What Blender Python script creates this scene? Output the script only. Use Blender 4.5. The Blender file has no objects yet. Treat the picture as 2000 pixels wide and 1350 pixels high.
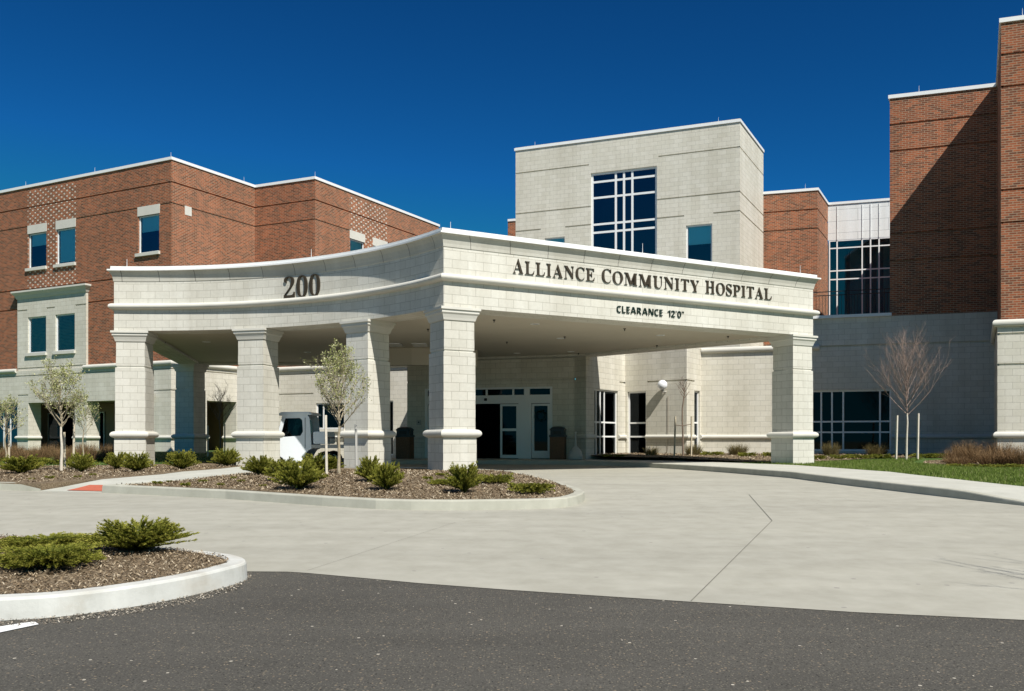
import bpy, bmesh, math, random
from mathutils import Vector, Matrix
R = math.radians
scene = bpy.context.scene
COL = scene.collection

# ------------------------------------------------------------------ camera
EYE = 0.70            # camera height above the entrance floor (z = 0)
F = 1750.0            # focal length in pixels of the 2000 px wide photograph
HY = 860.0            # horizon row of the photograph
cam_d = bpy.data.cameras.new("camera")
cam_d.sensor_width = 36.0
cam_d.lens = 36.0 * F / 2000.0
cam_d.shift_y = (HY - 675.0) / 2000.0
cam_d.clip_end = 5000
cam_d.clip_start = 0.1
cam = bpy.data.objects.new("camera", cam_d)
cam.location = (0, 0, EYE)
cam.rotation_euler = (R(90), 0, 0)
COL.objects.link(cam)
scene.camera = cam

# ------------------------------------------------------------------ sky, sun
SUN_AZ, SUN_EL = R(31.5), R(49.5)      # azimuth from -Y towards +X
sdir = Vector((math.sin(SUN_AZ) * math.cos(SUN_EL), -math.cos(SUN_AZ) * math.cos(SUN_EL), math.sin(SUN_EL)))
world = bpy.data.worlds.new("World")
scene.world = world
world.use_nodes = True
wn = world.node_tree
for n in list(wn.nodes):
    wn.nodes.remove(n)
sky = wn.nodes.new("ShaderNodeTexSky")
sky.sky_type = 'NISHITA'
sky.sun_disc = False
sky.sun_elevation = SUN_EL
sky.sun_rotation = math.atan2(sdir.x, sdir.y)
sky.air_density = 1.0
sky.dust_density = 0.05
sky.ozone_density = 4.0
sky.altitude = 300
tint = wn.nodes.new("ShaderNodeMixRGB"); tint.blend_type = 'MULTIPLY'; tint.inputs[0].default_value = 1
tint.inputs[2].default_value = (0.12, 0.78, 0.98, 1)
bg = wn.nodes.new("ShaderNodeBackground"); bg.inputs[1].default_value = 0.062
wo = wn.nodes.new("ShaderNodeOutputWorld")
sc_ = wn.nodes.new("ShaderNodeMixRGB"); sc_.blend_type = 'MULTIPLY'; sc_.inputs[0].default_value = 1; sc_.inputs[2].default_value = (0.2, 0.2, 0.2, 1)
cl_ = wn.nodes.new("ShaderNodeMixRGB"); cl_.blend_type = 'DARKEN'; cl_.inputs[0].default_value = 1; cl_.inputs[2].default_value = (1.0, 1.0, 1.0, 1)
gm_ = wn.nodes.new("ShaderNodeGamma"); gm_.inputs[1].default_value = 1.65
up_ = wn.nodes.new("ShaderNodeMixRGB"); up_.blend_type = 'MULTIPLY'; up_.inputs[0].default_value = 1; up_.inputs[2].default_value = (5.0, 5.0, 5.0, 1)
wn.links.new(sky.outputs[0], sc_.inputs[1])
wn.links.new(sc_.outputs[0], cl_.inputs[1])
wn.links.new(cl_.outputs[0], gm_.inputs[0])
wn.links.new(gm_.outputs[0], up_.inputs[1])
wn.links.new(up_.outputs[0], tint.inputs[1])
wn.links.new(tint.outputs[0], bg.inputs[0])
wn.links.new(bg.outputs[0], wo.inputs[0])
sun_d = bpy.data.lights.new("sun", 'SUN')
sun_d.energy = 5.0
sun_d.angle = R(0.5)
sun_d.color = (1.0, 0.955, 0.87)
sun = bpy.data.objects.new("sun", sun_d)
sun.rotation_euler = (-sdir).to_track_quat('-Z', 'Y').to_euler()
sun.location = (20, -20, 40)
COL.objects.link(sun)
scene.view_settings.view_transform = 'Standard'
scene.view_settings.look = 'None'
scene.view_settings.exposure = 0.32
scene.view_settings.gamma = 1.0
scene.render.engine = 'CYCLES'
scene.cycles.max_bounces = 8
scene.cycles.transparent_max_bounces = 12

# ------------------------------------------------------------------ measuring helpers
def Gd(Y):
    """level of the drive at distance Y: it falls gently away from the building"""
    return -0.15 - 0.025 * max(0.0, 20.0 - Y)
def Tp(Y):
    return Gd(Y) + 0.15
def sstep(t):
    t = max(0.0, min(1.0, t)); return t * t * (3 - 2 * t)
def land(x, Y):
    z = Tp(Y)
    if x > 0:
        z += 0.17 * sstep((Y + 0.5 * (x - 8) - 25.5) / 7.0)
    else:
        z += 0.18 * sstep((Y - 29.0) / 9.0)
    return z
def rx(px):
    return (px - 1000.0) / F
def onz(px, py, fz):
    """where the line of sight through a photo pixel meets the level fz(x, Y)"""
    Y = 20.0
    for _ in range(80):
        Yn = F * (EYE - fz(rx(px) * Y, Y)) / (py - HY)
        Y = 0.5 * Y + 0.5 * max(2.0, min(60.0, Yn))
    return (rx(px) * Y, Y)
def g_(px, py):
    return onz(px, py, lambda x, Y: Gd(Y))
def t_(px, py):
    return onz(px, py, lambda x, Y: Tp(Y))

# ------------------------------------------------------------------ materials
def newmat(name):
    m = bpy.data.materials.new(name); m.use_nodes = True
    nt = m.node_tree
    b = nt.nodes["Principled BSDF"]
    return m, nt, b
def N(nt, t, **kw):
    n = nt.nodes.new(t)
    for k, v in kw.items():
        setattr(n, k, v)
    return n
def L(nt, a, b):
    nt.links.new(a, b)
def rgb(c):
    return (c[0], c[1], c[2], 1)
def spec(b, v):
    b.inputs["Specular IOR Level"].default_value = v
def noise(nt, coord, scale, detail=4, rough=0.6):
    n = N(nt, "ShaderNodeTexNoise"); n.inputs["Scale"].default_value = scale
    n.inputs["Detail"].default_value = detail; n.inputs["Roughness"].default_value = rough
    if coord is not None: L(nt, coord, n.inputs["Vector"])
    return n
def ramp(nt, fac, stops):
    r = N(nt, "ShaderNodeValToRGB")
    els = r.color_ramp.elements
    while len(els) < len(stops): els.new(0.5)
    for e, (p, c) in zip(els, stops):
        e.position = p; e.color = rgb(c) if len(c) == 3 else c
    L(nt, fac, r.inputs[0]); return r
def mixc(nt, a, b, fac, mode='MIX'):
    m = N(nt, "ShaderNodeMixRGB", blend_type=mode)
    for s, v in ((m.inputs[0], fac), (m.inputs[1], a), (m.inputs[2], b)):
        if isinstance(v, (int, float)): s.default_value = v
        elif isinstance(v, tuple): s.default_value = rgb(v)
        else: L(nt, v, s)
    return m.outputs[0]
def math_(nt, op, a, b=None):
    m = N(nt, "ShaderNodeMath", operation=op)
    for s, v in ((m.inputs[0], a), (m.inputs[1], b)):
        if v is None: continue
        if isinstance(v, (int, float)): s.default_value = v
        else: L(nt, v, s)
    return m.outputs[0]
def bump(nt, b, h, strength, dist):
    n = N(nt, "ShaderNodeBump"); n.inputs["Strength"].default_value = strength
    n.inputs["Distance"].default_value = dist
    L(nt, h, n.inputs["Height"]); L(nt, n.outputs[0], b.inputs["Normal"])

def m_plain(name, c, rough=0.6, sp=0.3, metal=0.0, var=0.0, vs=3.0):
    m, nt, b = newmat(name)
    b.inputs["Roughness"].default_value = rough; b.inputs["Metallic"].default_value = metal
    spec(b, sp)
    if var:
        tc = N(nt, "ShaderNodeTexCoord")
        n = noise(nt, tc.outputs["Object"], vs, 5)
        r = ramp(nt, n.outputs[0], [(0.3, tuple(x * (1 - var) for x in c)), (0.7, tuple(min(1, x * (1 + var)) for x in c))])
        L(nt, r.outputs[0], b.inputs["Base Color"])
    else:
        b.inputs["Base Color"].default_value = rgb(c)
    return m

def m_masonry(name, c1, c2, mortar, bw, bh, mw, bumpy=0.3, large=0.12, stain=None, dots=False, squash=1.0):
    m, nt, b = newmat(name)
    uv = N(nt, "ShaderNodeUVMap")
    br = N(nt, "ShaderNodeTexBrick")
    L(nt, uv.outputs[0], br.inputs["Vector"])
    br.inputs["Scale"].default_value = 1.0
    br.inputs["Brick Width"].default_value = bw
    br.inputs["Row Height"].default_value = bh
    br.inputs["Mortar Size"].default_value = mw
    br.inputs["Mortar Smooth"].default_value = 0.2
    br.inputs["Color1"].default_value = rgb(c1); br.inputs["Color2"].default_value = rgb(c2)
    br.inputs["Mortar"].default_value = rgb(mortar)
    br.inputs["Bias"].default_value = 0.0
    tc = N(nt, "ShaderNodeTexCoord")
    n1 = noise(nt, tc.outputs["Object"], 0.35, 4)
    n2 = noise(nt, tc.outputs["Object"], 14.0, 4, 0.7)
    f1 = ramp(nt, n1.outputs[0], [(0.25, (1 - large,) * 3), (0.75, (1 + large * 0.6,) * 3)])
    f2 = ramp(nt, n2.outputs[0], [(0.25, (0.93,) * 3), (0.75, (1.05,) * 3)])
    col = br.outputs["Color"]
    if dots:
        sp_ = N(nt, "ShaderNodeSeparateXYZ"); L(nt, uv.outputs[0], sp_.inputs[0])
        def cell(off):
            a = math_(nt, 'FRACT', math_(nt, 'ADD', math_(nt, 'DIVIDE', sp_.outputs[0], 0.40), off))
            c = math_(nt, 'FRACT', math_(nt, 'ADD', math_(nt, 'DIVIDE', sp_.outputs[1], 0.27), off))
            return math_(nt, 'MULTIPLY', math_(nt, 'LESS_THAN', a, 0.27), math_(nt, 'LESS_THAN', c, 0.25))
        d = math_(nt, 'MAXIMUM', cell(0.0), cell(0.5))
        col = mixc(nt, col, (0.62, 0.58, 0.5), d)
    col = mixc(nt, col, f1.outputs[0], 1.0, 'MULTIPLY')
    col = mixc(nt, col, f2.outputs[0], 1.0, 'MULTIPLY')
    mp = N(nt, "ShaderNodeMapping"); mp.inputs["Scale"].default_value = (1.6, 1.6, 0.12)
    L(nt, tc.outputs["Object"], mp.inputs[0])
    n3 = noise(nt, mp.outputs[0], 1.0, 5, 0.65)
    f3 = ramp(nt, n3.outputs[0], [(0.35, (0.90, 0.89, 0.87)), (0.6, (1.02,) * 3)])
    col = mixc(nt, col, f3.outputs[0], 1.0, 'MULTIPLY')
    L(nt, col, b.inputs["Base Color"])
    b.inputs["Roughness"].default_value = 0.85; spec(b, 0.2)
    h = math_(nt, 'SUBTRACT', math_(nt, 'MULTIPLY', n2.outputs[0], 0.25), br.outputs["Fac"])
    bump(nt, b, h, bumpy, 0.01)
    return m

M = {}
M['stone'] = m_masonry("stone_block", (0.66, 0.645, 0.58), (0.60, 0.585, 0.52), (0.42, 0.405, 0.35), 0.406, 0.203, 0.006, 0.35, 0.06)
M['stone_warm'] = m_masonry("stone_block_warm", (0.67, 0.645, 0.565), (0.61, 0.585, 0.50), (0.43, 0.41, 0.35), 0.406, 0.203, 0.006, 0.35, 0.07)
M['brick'] = m_masonry("red_brick", (0.38, 0.118, 0.052), (0.14, 0.055, 0.032), (0.44, 0.35, 0.245), 0.213, 0.0710, 0.0075, 0.4, 0.14)
M['brick_dots'] = m_masonry("red_brick_with_pale_headers", (0.38, 0.118, 0.052), (0.14, 0.055, 0.032), (0.44, 0.35, 0.245), 0.213, 0.0710, 0.0075, 0.4, 0.14, dots=True)
M['cast'] = m_plain("cast_stone", (0.62, 0.605, 0.545), 0.8, 0.2, var=0.05, vs=2.0)
M['cornice'] = m_masonry("cast_stone_cornice", (0.56, 0.55, 0.49), (0.53, 0.515, 0.455), (0.20, 0.19, 0.17), 1.05, 6.0, 0.010, 0.2, 0.04)
M['coping'] = m_plain("white_metal_coping", (0.80, 0.81, 0.80), 0.4, 0.4, var=0.02)
M['panel'] = m_masonry("white_metal_panel", (0.80, 0.82, 0.82), (0.78, 0.80, 0.80), (0.45, 0.47, 0.48), 3.0, 0.62, 0.012, 0.2, 0.03)
M['soffit'] = m_plain("soffit_plaster", (0.56, 0.51, 0.42), 0.85, 0.15, var=0.04, vs=0.7)
M['frame'] = m_plain("white_aluminium", (0.78, 0.79, 0.79), 0.4, 0.4)
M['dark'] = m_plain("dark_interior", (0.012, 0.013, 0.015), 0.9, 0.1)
M['room'] = m_plain("interior_wall", (0.10, 0.08, 0.06), 0.9, 0.1)
M['painted_reflection'] = m_masonry('painted_reflection', (0.05, 0.16, 0.22), (0.40, 0.60, 0.68), (0.03, 0.10, 0.16), 1.1, 0.9, 0.10, 0.0, 0.1)  # pale and dark blue blocks paint window reflections behind the terrace glazing
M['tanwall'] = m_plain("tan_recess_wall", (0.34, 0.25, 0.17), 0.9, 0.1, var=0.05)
M['blind'] = m_plain("roller_blind", (0.78, 0.86, 0.87), 0.8, 0.1)
M['black'] = m_plain("black_metal", (0.02, 0.02, 0.02), 0.45, 0.4)
M['letter'] = m_plain("bronze_letter", (0.045, 0.035, 0.022), 0.55, 0.3)
M['green_letter'] = m_plain("dark_green_letter", (0.006, 0.022, 0.016), 0.5, 0.3)
M['roof'] = m_plain("roof_membrane", (0.35, 0.35, 0.34), 0.9, 0.1)
M['wood'] = m_plain("stake_wood", (0.50, 0.44, 0.33), 0.8, 0.15, var=0.15, vs=12)
M['white_stake'] = m_plain("white_trunk_wrap", (0.60, 0.55, 0.46), 0.8, 0.15, var=0.15, vs=20)
M['bark'] = m_plain("bark", (0.20, 0.15, 0.115), 0.9, 0.1, var=0.3, vs=15)
M['bark_pale'] = m_plain("pale_young_bark", (0.36, 0.31, 0.22), 0.9, 0.1, var=0.25, vs=15)
M['bark_red'] = m_plain("reddish_bark", (0.30, 0.225, 0.19), 0.9, 0.1, var=0.25, vs=15)
M['bin'] = m_plain("pebble_aggregate", (0.16, 0.095, 0.06), 0.9, 0.1, var=0.35, vs=40)
M['binlid'] = m_plain("dark_plastic_lid", (0.03, 0.045, 0.055), 0.5, 0.4)
M['greyplastic'] = m_plain("pale_grey_plastic", (0.42, 0.41, 0.38), 0.6, 0.3)
M['globe'] = m_plain("opal_globe", (0.80, 0.82, 0.85), 0.15, 0.6)
M['paint'] = m_plain("road_paint", (0.78, 0.79, 0.78), 0.7, 0.2, var=0.06, vs=30)
M['cartwhite'] = m_plain("white_plastic_body", (0.72, 0.76, 0.80), 0.3, 0.5)
M['tyre'] = m_plain("rubber", (0.018, 0.018, 0.018), 0.8, 0.2)
M['seat'] = m_plain("black_vinyl", (0.02, 0.02, 0.025), 0.5, 0.3)
M['red'] = m_plain("red_tactile_paving", (0.46, 0.13, 0.08), 0.85, 0.15, var=0.12, vs=20)
M['wreath'] = m_plain("dark_evergreen", (0.012, 0.03, 0.014), 0.8, 0.2)
M['joint'] = m_plain("joint_sealant", (0.19, 0.185, 0.16), 0.9, 0.1)

def m_glass(name, tintc, gloss, fac):
    m, nt, b = newmat(name)
    nt.nodes.remove(b)
    out = nt.nodes["Material Output"]
    tr = N(nt, "ShaderNodeBsdfTransparent"); tr.inputs[0].default_value = rgb(tintc)
    gl = N(nt, "ShaderNodeBsdfGlossy"); gl.inputs[0].default_value = rgb(gloss); gl.inputs["Roughness"].default_value = 0.02
    fr = N(nt, "ShaderNodeFresnel"); fr.inputs[0].default_value = 1.5
    mr = N(nt, "ShaderNodeMath", operation='ADD'); mr.use_clamp = True
    L(nt, fr.outputs[0], mr.inputs[0]); mr.inputs[1].default_value = fac
    mx = N(nt, "ShaderNodeMixShader")
    L(nt, mr.outputs[0], mx.inputs[0]); L(nt, tr.outputs[0], mx.inputs[1]); L(nt, gl.outputs[0], mx.inputs[2])
    L(nt, mx.outputs[0], out.inputs[0])
    return m
M['glass'] = m_glass("tinted_glass", (0.50, 0.95, 1.0), (0.5, 0.72, 0.9), 0.08)
M['glass_dark'] = m_glass("dark_glass", (0.22, 0.33, 0.36), (0.35, 0.42, 0.48), 0.0)

# ground materials
def m_ground(name, stops, scale, bumps, bd, streak=None, specks=None, rough=0.9):
    m, nt, b = newmat(name)
    tc = N(nt, "ShaderNodeTexCoord")
    n = noise(nt, tc.outputs["Object"], scale, 8, 0.65)
    r = ramp(nt, n.outputs[0], stops)
    col = r.outputs[0]
    if streak:
        mp = N(nt, "ShaderNodeMapping"); mp.inputs["Scale"].default_value = streak[0]
        L(nt, tc.outputs["Object"], mp.inputs[0])
        n2 = noise(nt, mp.outputs[0], 1.0, 6, 0.6)
        r2 = ramp(nt, n2.outputs[0], [(0.3, (streak[1],) * 3), (0.7, (streak[2],) * 3)])
        col = mixc(nt, col, r2.outputs[0], 1.0, 'MULTIPLY')
    if specks:
        for sc, thr, c in specks:
            v = N(nt, "ShaderNodeTexVoronoi"); v.inputs["Scale"].default_value = sc
            L(nt, tc.outputs["Object"], v.inputs["Vector"])
            sel = N(nt, "ShaderNodeSeparateXYZ"); L(nt, v.outputs["Color"], sel.inputs[0])
            a = math_(nt, 'GREATER_THAN', sel.outputs[0], thr)
            d = math_(nt, 'LESS_THAN', v.outputs["Distance"], 0.33)
            col = mixc(nt, col, c, math_(nt, 'MULTIPLY', a, d))
    L(nt, col, b.inputs["Base Color"])
    b.inputs["Roughness"].default_value = rough; spec(b, 0.2)
    nb = noise(nt, tc.outputs["Object"], bumps, 6, 0.7)
    bump(nt, b, nb.outputs[0], 0.5, bd)
    return m
M['asphalt'] = m_ground("asphalt", [(0.3, (0.050, 0.047, 0.040)), (0.5, (0.082, 0.078, 0.068)), (0.7, (0.14, 0.132, 0.114))], 90, 70, 0.012,
                        streak=((0.5, 1.6, 1), 0.85, 1.12),
                        specks=[(70, 0.80, (0.19, 0.17, 0.13)), (45, 0.90, (0.22, 0.18, 0.13)), (34, 0.996, (0.50, 0.46, 0.38)), (60, 0.90, (0.02, 0.02, 0.02))])
M['concrete'] = m_ground("drive_concrete", [(0.3, (0.335, 0.325, 0.272)), (0.7, (0.41, 0.40, 0.342))], 3.0, 60, 0.003,
                         streak=((0.16, 1.3, 1), 0.90, 1.07), specks=[(14, 0.992, (0.28, 0.27, 0.24))])
M['walk'] = m_ground("walk_concrete", [(0.3, (0.44, 0.44, 0.385)), (0.7, (0.53, 0.53, 0.47))], 2.0, 60, 0.003,
                     streak=((0.8, 0.8, 1), 0.93, 1.04))
M['kerb'] = m_ground("kerb_concrete", [(0.25, (0.44, 0.44, 0.40)), (0.45, (0.54, 0.545, 0.51)), (0.75, (0.62, 0.625, 0.59))], 3.5, 40, 0.004,
                     streak=((7, 7, 0.8), 0.94, 1.04))
_nt = M['kerb'].node_tree; _b = _nt.nodes['Principled BSDF']; _src = _b.inputs['Base Color'].links[0].from_socket
_tc = N(_nt, "ShaderNodeTexCoord"); _n = noise(_nt, _tc.outputs["Object"], 1.7, 5, 0.6)
_r = ramp(_nt, _n.outputs[0], [(0.52, (0, 0, 0)), (0.72, (0.55, 0.55, 0.55))])
L(_nt, mixc(_nt, _src, (0.40, 0.35, 0.27), _r.outputs[0]), _b.inputs['Base Color'])
M['kerb_warm'] = m_ground("drive_kerb_concrete", [(0.25, (0.36, 0.355, 0.295)), (0.75, (0.48, 0.475, 0.405))], 3.0, 40, 0.004)
M['mulch_base'] = m_ground("mulch_bed", [(0.3, (0.06, 0.042, 0.026)), (0.5, (0.17, 0.128, 0.082)), (0.72, (0.36, 0.29, 0.195))], 60, 30, 0.03)
M['grass_base'] = m_ground("lawn_soil", [(0.3, (0.045, 0.085, 0.02)), (0.7, (0.09, 0.15, 0.035))], 6, 60, 0.02)
M['earth'] = m_ground("ground_earth", [(0.3, (0.12, 0.13, 0.07)), (0.7, (0.18, 0.17, 0.10))], 0.4, 3, 0.02)

def m_attr(name, stops, rough=0.8, trans=0.0):
    m, nt, b = newmat(name)
    a = N(nt, "ShaderNodeAttribute"); a.attribute_name = "tone"
    r = ramp(nt, a.outputs["Fac"], stops)
    L(nt, r.outputs[0], b.inputs["Base Color"])
    b.inputs["Roughness"].default_value = rough; spec(b, 0.2)
    if trans:
        out = nt.nodes["Material Output"]
        tl = N(nt, "ShaderNodeBsdfTranslucent"); L(nt, r.outputs[0], tl.inputs[0])
        mx = N(nt, "ShaderNodeMixShader"); mx.inputs[0].default_value = trans
        L(nt, b.outputs[0], mx.inputs[1]); L(nt, tl.outputs[0], mx.inputs[2]); L(nt, mx.outputs[0], out.inputs[0])
    return m
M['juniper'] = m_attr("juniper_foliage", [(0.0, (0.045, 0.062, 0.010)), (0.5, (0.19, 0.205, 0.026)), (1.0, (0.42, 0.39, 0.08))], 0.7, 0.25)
M['brownshrub'] = m_attr("dormant_twigs", [(0.0, (0.10, 0.06, 0.03)), (1.0, (0.34, 0.22, 0.11))], 0.85, 0.15)
M['olive'] = m_attr("olive_twigs", [(0.0, (0.09, 0.075, 0.03)), (1.0, (0.26, 0.21, 0.09))], 0.85, 0.15)
M['chips'] = m_attr("mulch_chips", [(0.0, (0.055, 0.036, 0.02)), (0.35, (0.19, 0.135, 0.08)), (0.75, (0.33, 0.26, 0.17)), (1.0, (0.58, 0.50, 0.37))], 0.85)
M['gravel'] = m_attr("loose_gravel", [(0.0, (0.12, 0.10, 0.08)), (0.7, (0.32, 0.28, 0.22)), (1.0, (0.55, 0.50, 0.42))], 0.85)
M['blade'] = m_attr("grass_blades", [(0.0, (0.09, 0.14, 0.02)), (0.7, (0.19, 0.26, 0.05)), (1.0, (0.44, 0.42, 0.20))], 0.7, 0.3)
M['buds'] = m_attr("pale_young_leaves", [(0.0, (0.20, 0.23, 0.06)), (0.6, (0.44, 0.46, 0.19)), (1.0, (0.68, 0.67, 0.42))], 0.7, 0.3)

# ------------------------------------------------------------------ object helpers
class MB:
    def __init__(s):
        s.v = []; s.f = []; s.uv = []; s.mi = []; s.tone = []
    def poly(s, pts, uvs=None, mi=0, tone=None):
        b = len(s.v)
        s.v += [tuple(p) for p in pts]
        s.f.append(tuple(range(b, b + len(pts))))
        s.uv += (uvs if uvs else [(p[0], p[1]) for p in pts])
        s.mi.append(mi)
        s.tone.append(tone)
    def box(s, o, ax, ay, az, mi=0):
        """box from corner o along the three edge vectors, with metre UVs"""
        o, ax, ay, az = map(Vector, (o, ax, ay, az))
        if ax.cross(ay).dot(az) < 0:
            ax, ay = ay, ax
        lx, ly, lz = ax.length, ay.length, az.length
        def q(p, a, b, la, lb):
            s.poly([p, p + a, p + a + b, p + b], [(0, 0), (la, 0), (la, lb), (0, lb)], mi)
        q(o, ay, ax, ly, lx); q(o + az, ax, ay, lx, ly)
        q(o, ax, az, lx, lz); q(o + ay, az, ax, lz, lx)
        q(o, az, ay, lz, ly); q(o + ax, ay, az, ly, lz)
    def abox(s, x0, y0, z0, x1, y1, z1, mi=0):
        s.box((x0, y0, z0), (x1 - x0, 0, 0), (0, y1 - y0, 0), (0, 0, z1 - z0), mi)
    def tube(s, pts, rads, n=5, cap=False, tone=None):
        pts = [Vector(p) for p in pts]
        rings = []
        for i, p in enumerate(pts):
            d = (pts[min(i + 1, len(pts) - 1)] - pts[max(i - 1, 0)])
            if d.length < 1e-6: d = Vector((0, 0, 1))
            d.normalize()
            a = d.cross(Vector((0.31, 0.87, 0.13)) if abs(d.z) > 0.9 else Vector((0, 0, 1))).normalized()
            b = d.cross(a)
            rings.append([p + (a * math.cos(2 * math.pi * k / n) + b * math.sin(2 * math.pi * k / n)) * rads[i] for k in range(n)])
        for i in range(len(rings) - 1):
            for k in range(n):
                k2 = (k + 1) % n
                s.poly([rings[i][k], rings[i][k2], rings[i + 1][k2], rings[i + 1][k]], None, 0, tone)
        if cap:
            s.poly(rings[-1], None, 0, tone); s.poly(rings[0][::-1], None, 0, tone)
    def lathe(s, c, prof, n=20):
        for i in range(len(prof) - 1):
            (r0, z0), (r1, z1) = prof[i], prof[i + 1]
            for k in range(n):
                a0, a1 = 2 * math.pi * k / n, 2 * math.pi * (k + 1) / n
                P = lambda r, z, a: (c[0] + r * math.cos(a), c[1] + r * math.sin(a), c[2] + z)
                pts = [P(r0, z0, a0), P(r0, z0, a1), P(r1, z1, a1), P(r1, z1, a0)]
                if r0 < 1e-5: pts = [pts[0]] + pts[2:]
                elif r1 < 1e-5: pts = pts[:3]
                s.poly(pts)
    def mesh(s, name, mats, smooth=False, weld=True):
        me = bpy.data.meshes.new(name)
        me.from_pydata(s.v, [], s.f)
        uvl = me.uv_layers.new(name="UVMap")
        flat = [c for uv in s.uv for c in uv]
        uvl.data.foreach_set("uv", flat)
        for m in mats: me.materials.append(m)
        me.polygons.foreach_set("material_index", s.mi)
        if any(t is not None for t in s.tone):
            at = me.attributes.new("tone", 'FLOAT', 'FACE')
            at.data.foreach_set("value", [t if t is not None else 0.5 for t in s.tone])
        if weld or smooth:
            bm = bmesh.new(); bm.from_mesh(me)
            bmesh.ops.remove_doubles(bm, verts=bm.verts, dist=1e-4)
            bm.to_mesh(me); bm.free()
        if smooth:
            me.polygons.foreach_set("use_smooth", [True] * len(me.polygons))
        me.update()
        return me

def link(o): COL.objects.link(o); return o
def build(name, mb, mat, parent=None, smooth=False, local=False, weld=False, label=None):
    mats = mat if isinstance(mat, (list, tuple)) else [mat]
    me = mb.mesh(name, [M[x] for x in mats], smooth, weld)
    o = bpy.data.objects.new(name, me); link(o)
    if parent is not None:
        o.parent = parent
        if not local:
            o.location = -root_of(parent)
            if parent.parent is not None: o.location = (0, 0, 0)
    if label: o["label"] = label
    return o
def root_of(p):
    return Vector(p.location)
def tag(o, label, cat, group=None, kind=None):
    if label: o["label"] = label
    if cat: o["category"] = cat
    if group: o["group"] = group
    if kind: o["kind"] = kind
    return o
def empty(name, loc, rz=0):
    o = bpy.data.objects.new(name, None); o.location = loc; o.rotation_euler = (0, 0, rz); o.empty_display_size = 0.3
    return link(o)
def struct(o):
    o["kind"] = "structure"; return o
def kids(o, allc=None):
    return [c for c in ALLCH.get(o.name, [])]
def copy_tree(o, parent=None):
    c = o.copy(); COL.objects.link(c)
    if parent is not None: c.parent = parent
    for ch in list(o.children):
        copy_tree(ch, c)
    return c

def v2(p): return Vector((p[0], p[1]))
class Plane:
    """vertical wall plane from P0 to P1 (left to right seen from outside)"""
    def __init__(s, P0, P1):
        s.p = v2(P0); s.q = v2(P1); s.d = (s.q - s.p); s.len = s.d.length; s.d.normalize()
        s.n = Vector((s.d.y, -s.d.x))
    def S(s, px):
        k = rx(px)      # x = kY
        # p.x + d.x t = k (p.y + d.y t)
        return (k * s.p.y - s.p.x) / (s.d.x - k * s.d.y)
    def Y(s, px):
        return s.p.y + s.d.y * s.S(px)
    def Z(s, px, py):
        return EYE + (HY - py) * s.Y(px) / F
    def P(s, t, off=0.0, z=0.0):
        a = s.p + s.d * t + s.n * off
        return Vector((a.x, a.y, z))
    def shift(s, off, e0=0.0, e1=0.0):
        return Plane(s.p + s.n * off - s.d * e0, s.q + s.n * off + s.d * e1)

GROOVE = 0.055
def wall(mb, pl, z0, z1, holes=(), grooves=(), mi=0, s0=0.0, s1=None, matzones=()):
    """holes: (s0,s1,z0,z1,depth) open; grooves: z or (z,sa,sb); matzones (s0,s1,z0,z1,mi)"""
    if s1 is None: s1 = pl.len
    H = [(max(s0, a), min(s1, b), max(z0, c), min(z1, d), dep, True) for a, b, c, d, dep in holes]
    Gs = []
    for g in grooves:
        if isinstance(g, (tuple, list)): z, a, b = g
        else: z, a, b = g, s0, s1
        Gs.append((max(a, s0), min(b, s1), z - 0.03, z + 0.03, GROOVE, False))
    Sx = sorted(set([s0, s1] + [x for h in H + Gs for x in h[:2]] + [x for m_ in matzones for x in m_[:2] if s0 < x < s1]))
    Zx = sorted(set([z0, z1] + [x for h in H + Gs for x in h[2:4]] + [x for m_ in matzones for x in m_[2:4] if z0 < x < z1]))
    Sx = [x for i, x in enumerate(Sx) if i == 0 or x - Sx[i - 1] > 1e-5]
    Zx = [x for i, x in enumerate(Zx) if i == 0 or x - Zx[i - 1] > 1e-5]
    def cell(i, j):
        if i < 0 or j < 0 or i >= len(Sx) - 1 or j >= len(Zx) - 1: return None
        cs, cz = (Sx[i] + Sx[i + 1]) / 2, (Zx[j] + Zx[j + 1]) / 2
        for h in H:
            if h[0] < cs < h[1] and h[2] < cz < h[3]: return (h[4], True)
        for h in Gs:
            if h[0] < cs < h[1] and h[2] < cz < h[3]: return (h[4], False)
        return (0.0, False)
    for i in range(len(Sx) - 1):
        for j in range(len(Zx) - 1):
            d, op = cell(i, j)
            a, b, c, e = Sx[i], Sx[i + 1], Zx[j], Zx[j + 1]
            mm = mi
            for m_ in matzones:
                if m_[0] < (a + b) / 2 < m_[1] and m_[2] < (c + e) / 2 < m_[3]: mm = m_[4]
            if not op:
                mb.poly([pl.P(a, -d, c), pl.P(b, -d, c), pl.P(b, -d, e), pl.P(a, -d, e)], [(a, c), (b, c), (b, e), (a, e)], mm)
            for (i2, j2) in ((i + 1, j), (i, j + 1)):
                o = cell(i2, j2)
                if o is None: continue
                d2 = o[0]
                if abs(d2 - d) < 1e-6: continue
                if i2 != i:
                    mb.poly([pl.P(b, -d, c), pl.P(b, -d2, c), pl.P(b, -d2, e), pl.P(b, -d, e)], [(b + d, c), (b + d2, c), (b + d2, e), (b + d, e)], mm)
                else:
                    mb.poly([pl.P(a, -d, e), pl.P(b, -d, e), pl.P(b, -d2, e), pl.P(a, -d2, e)], [(a, e + d), (b, e + d), (b, e + d2), (a, e + d2)], mm)

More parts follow.
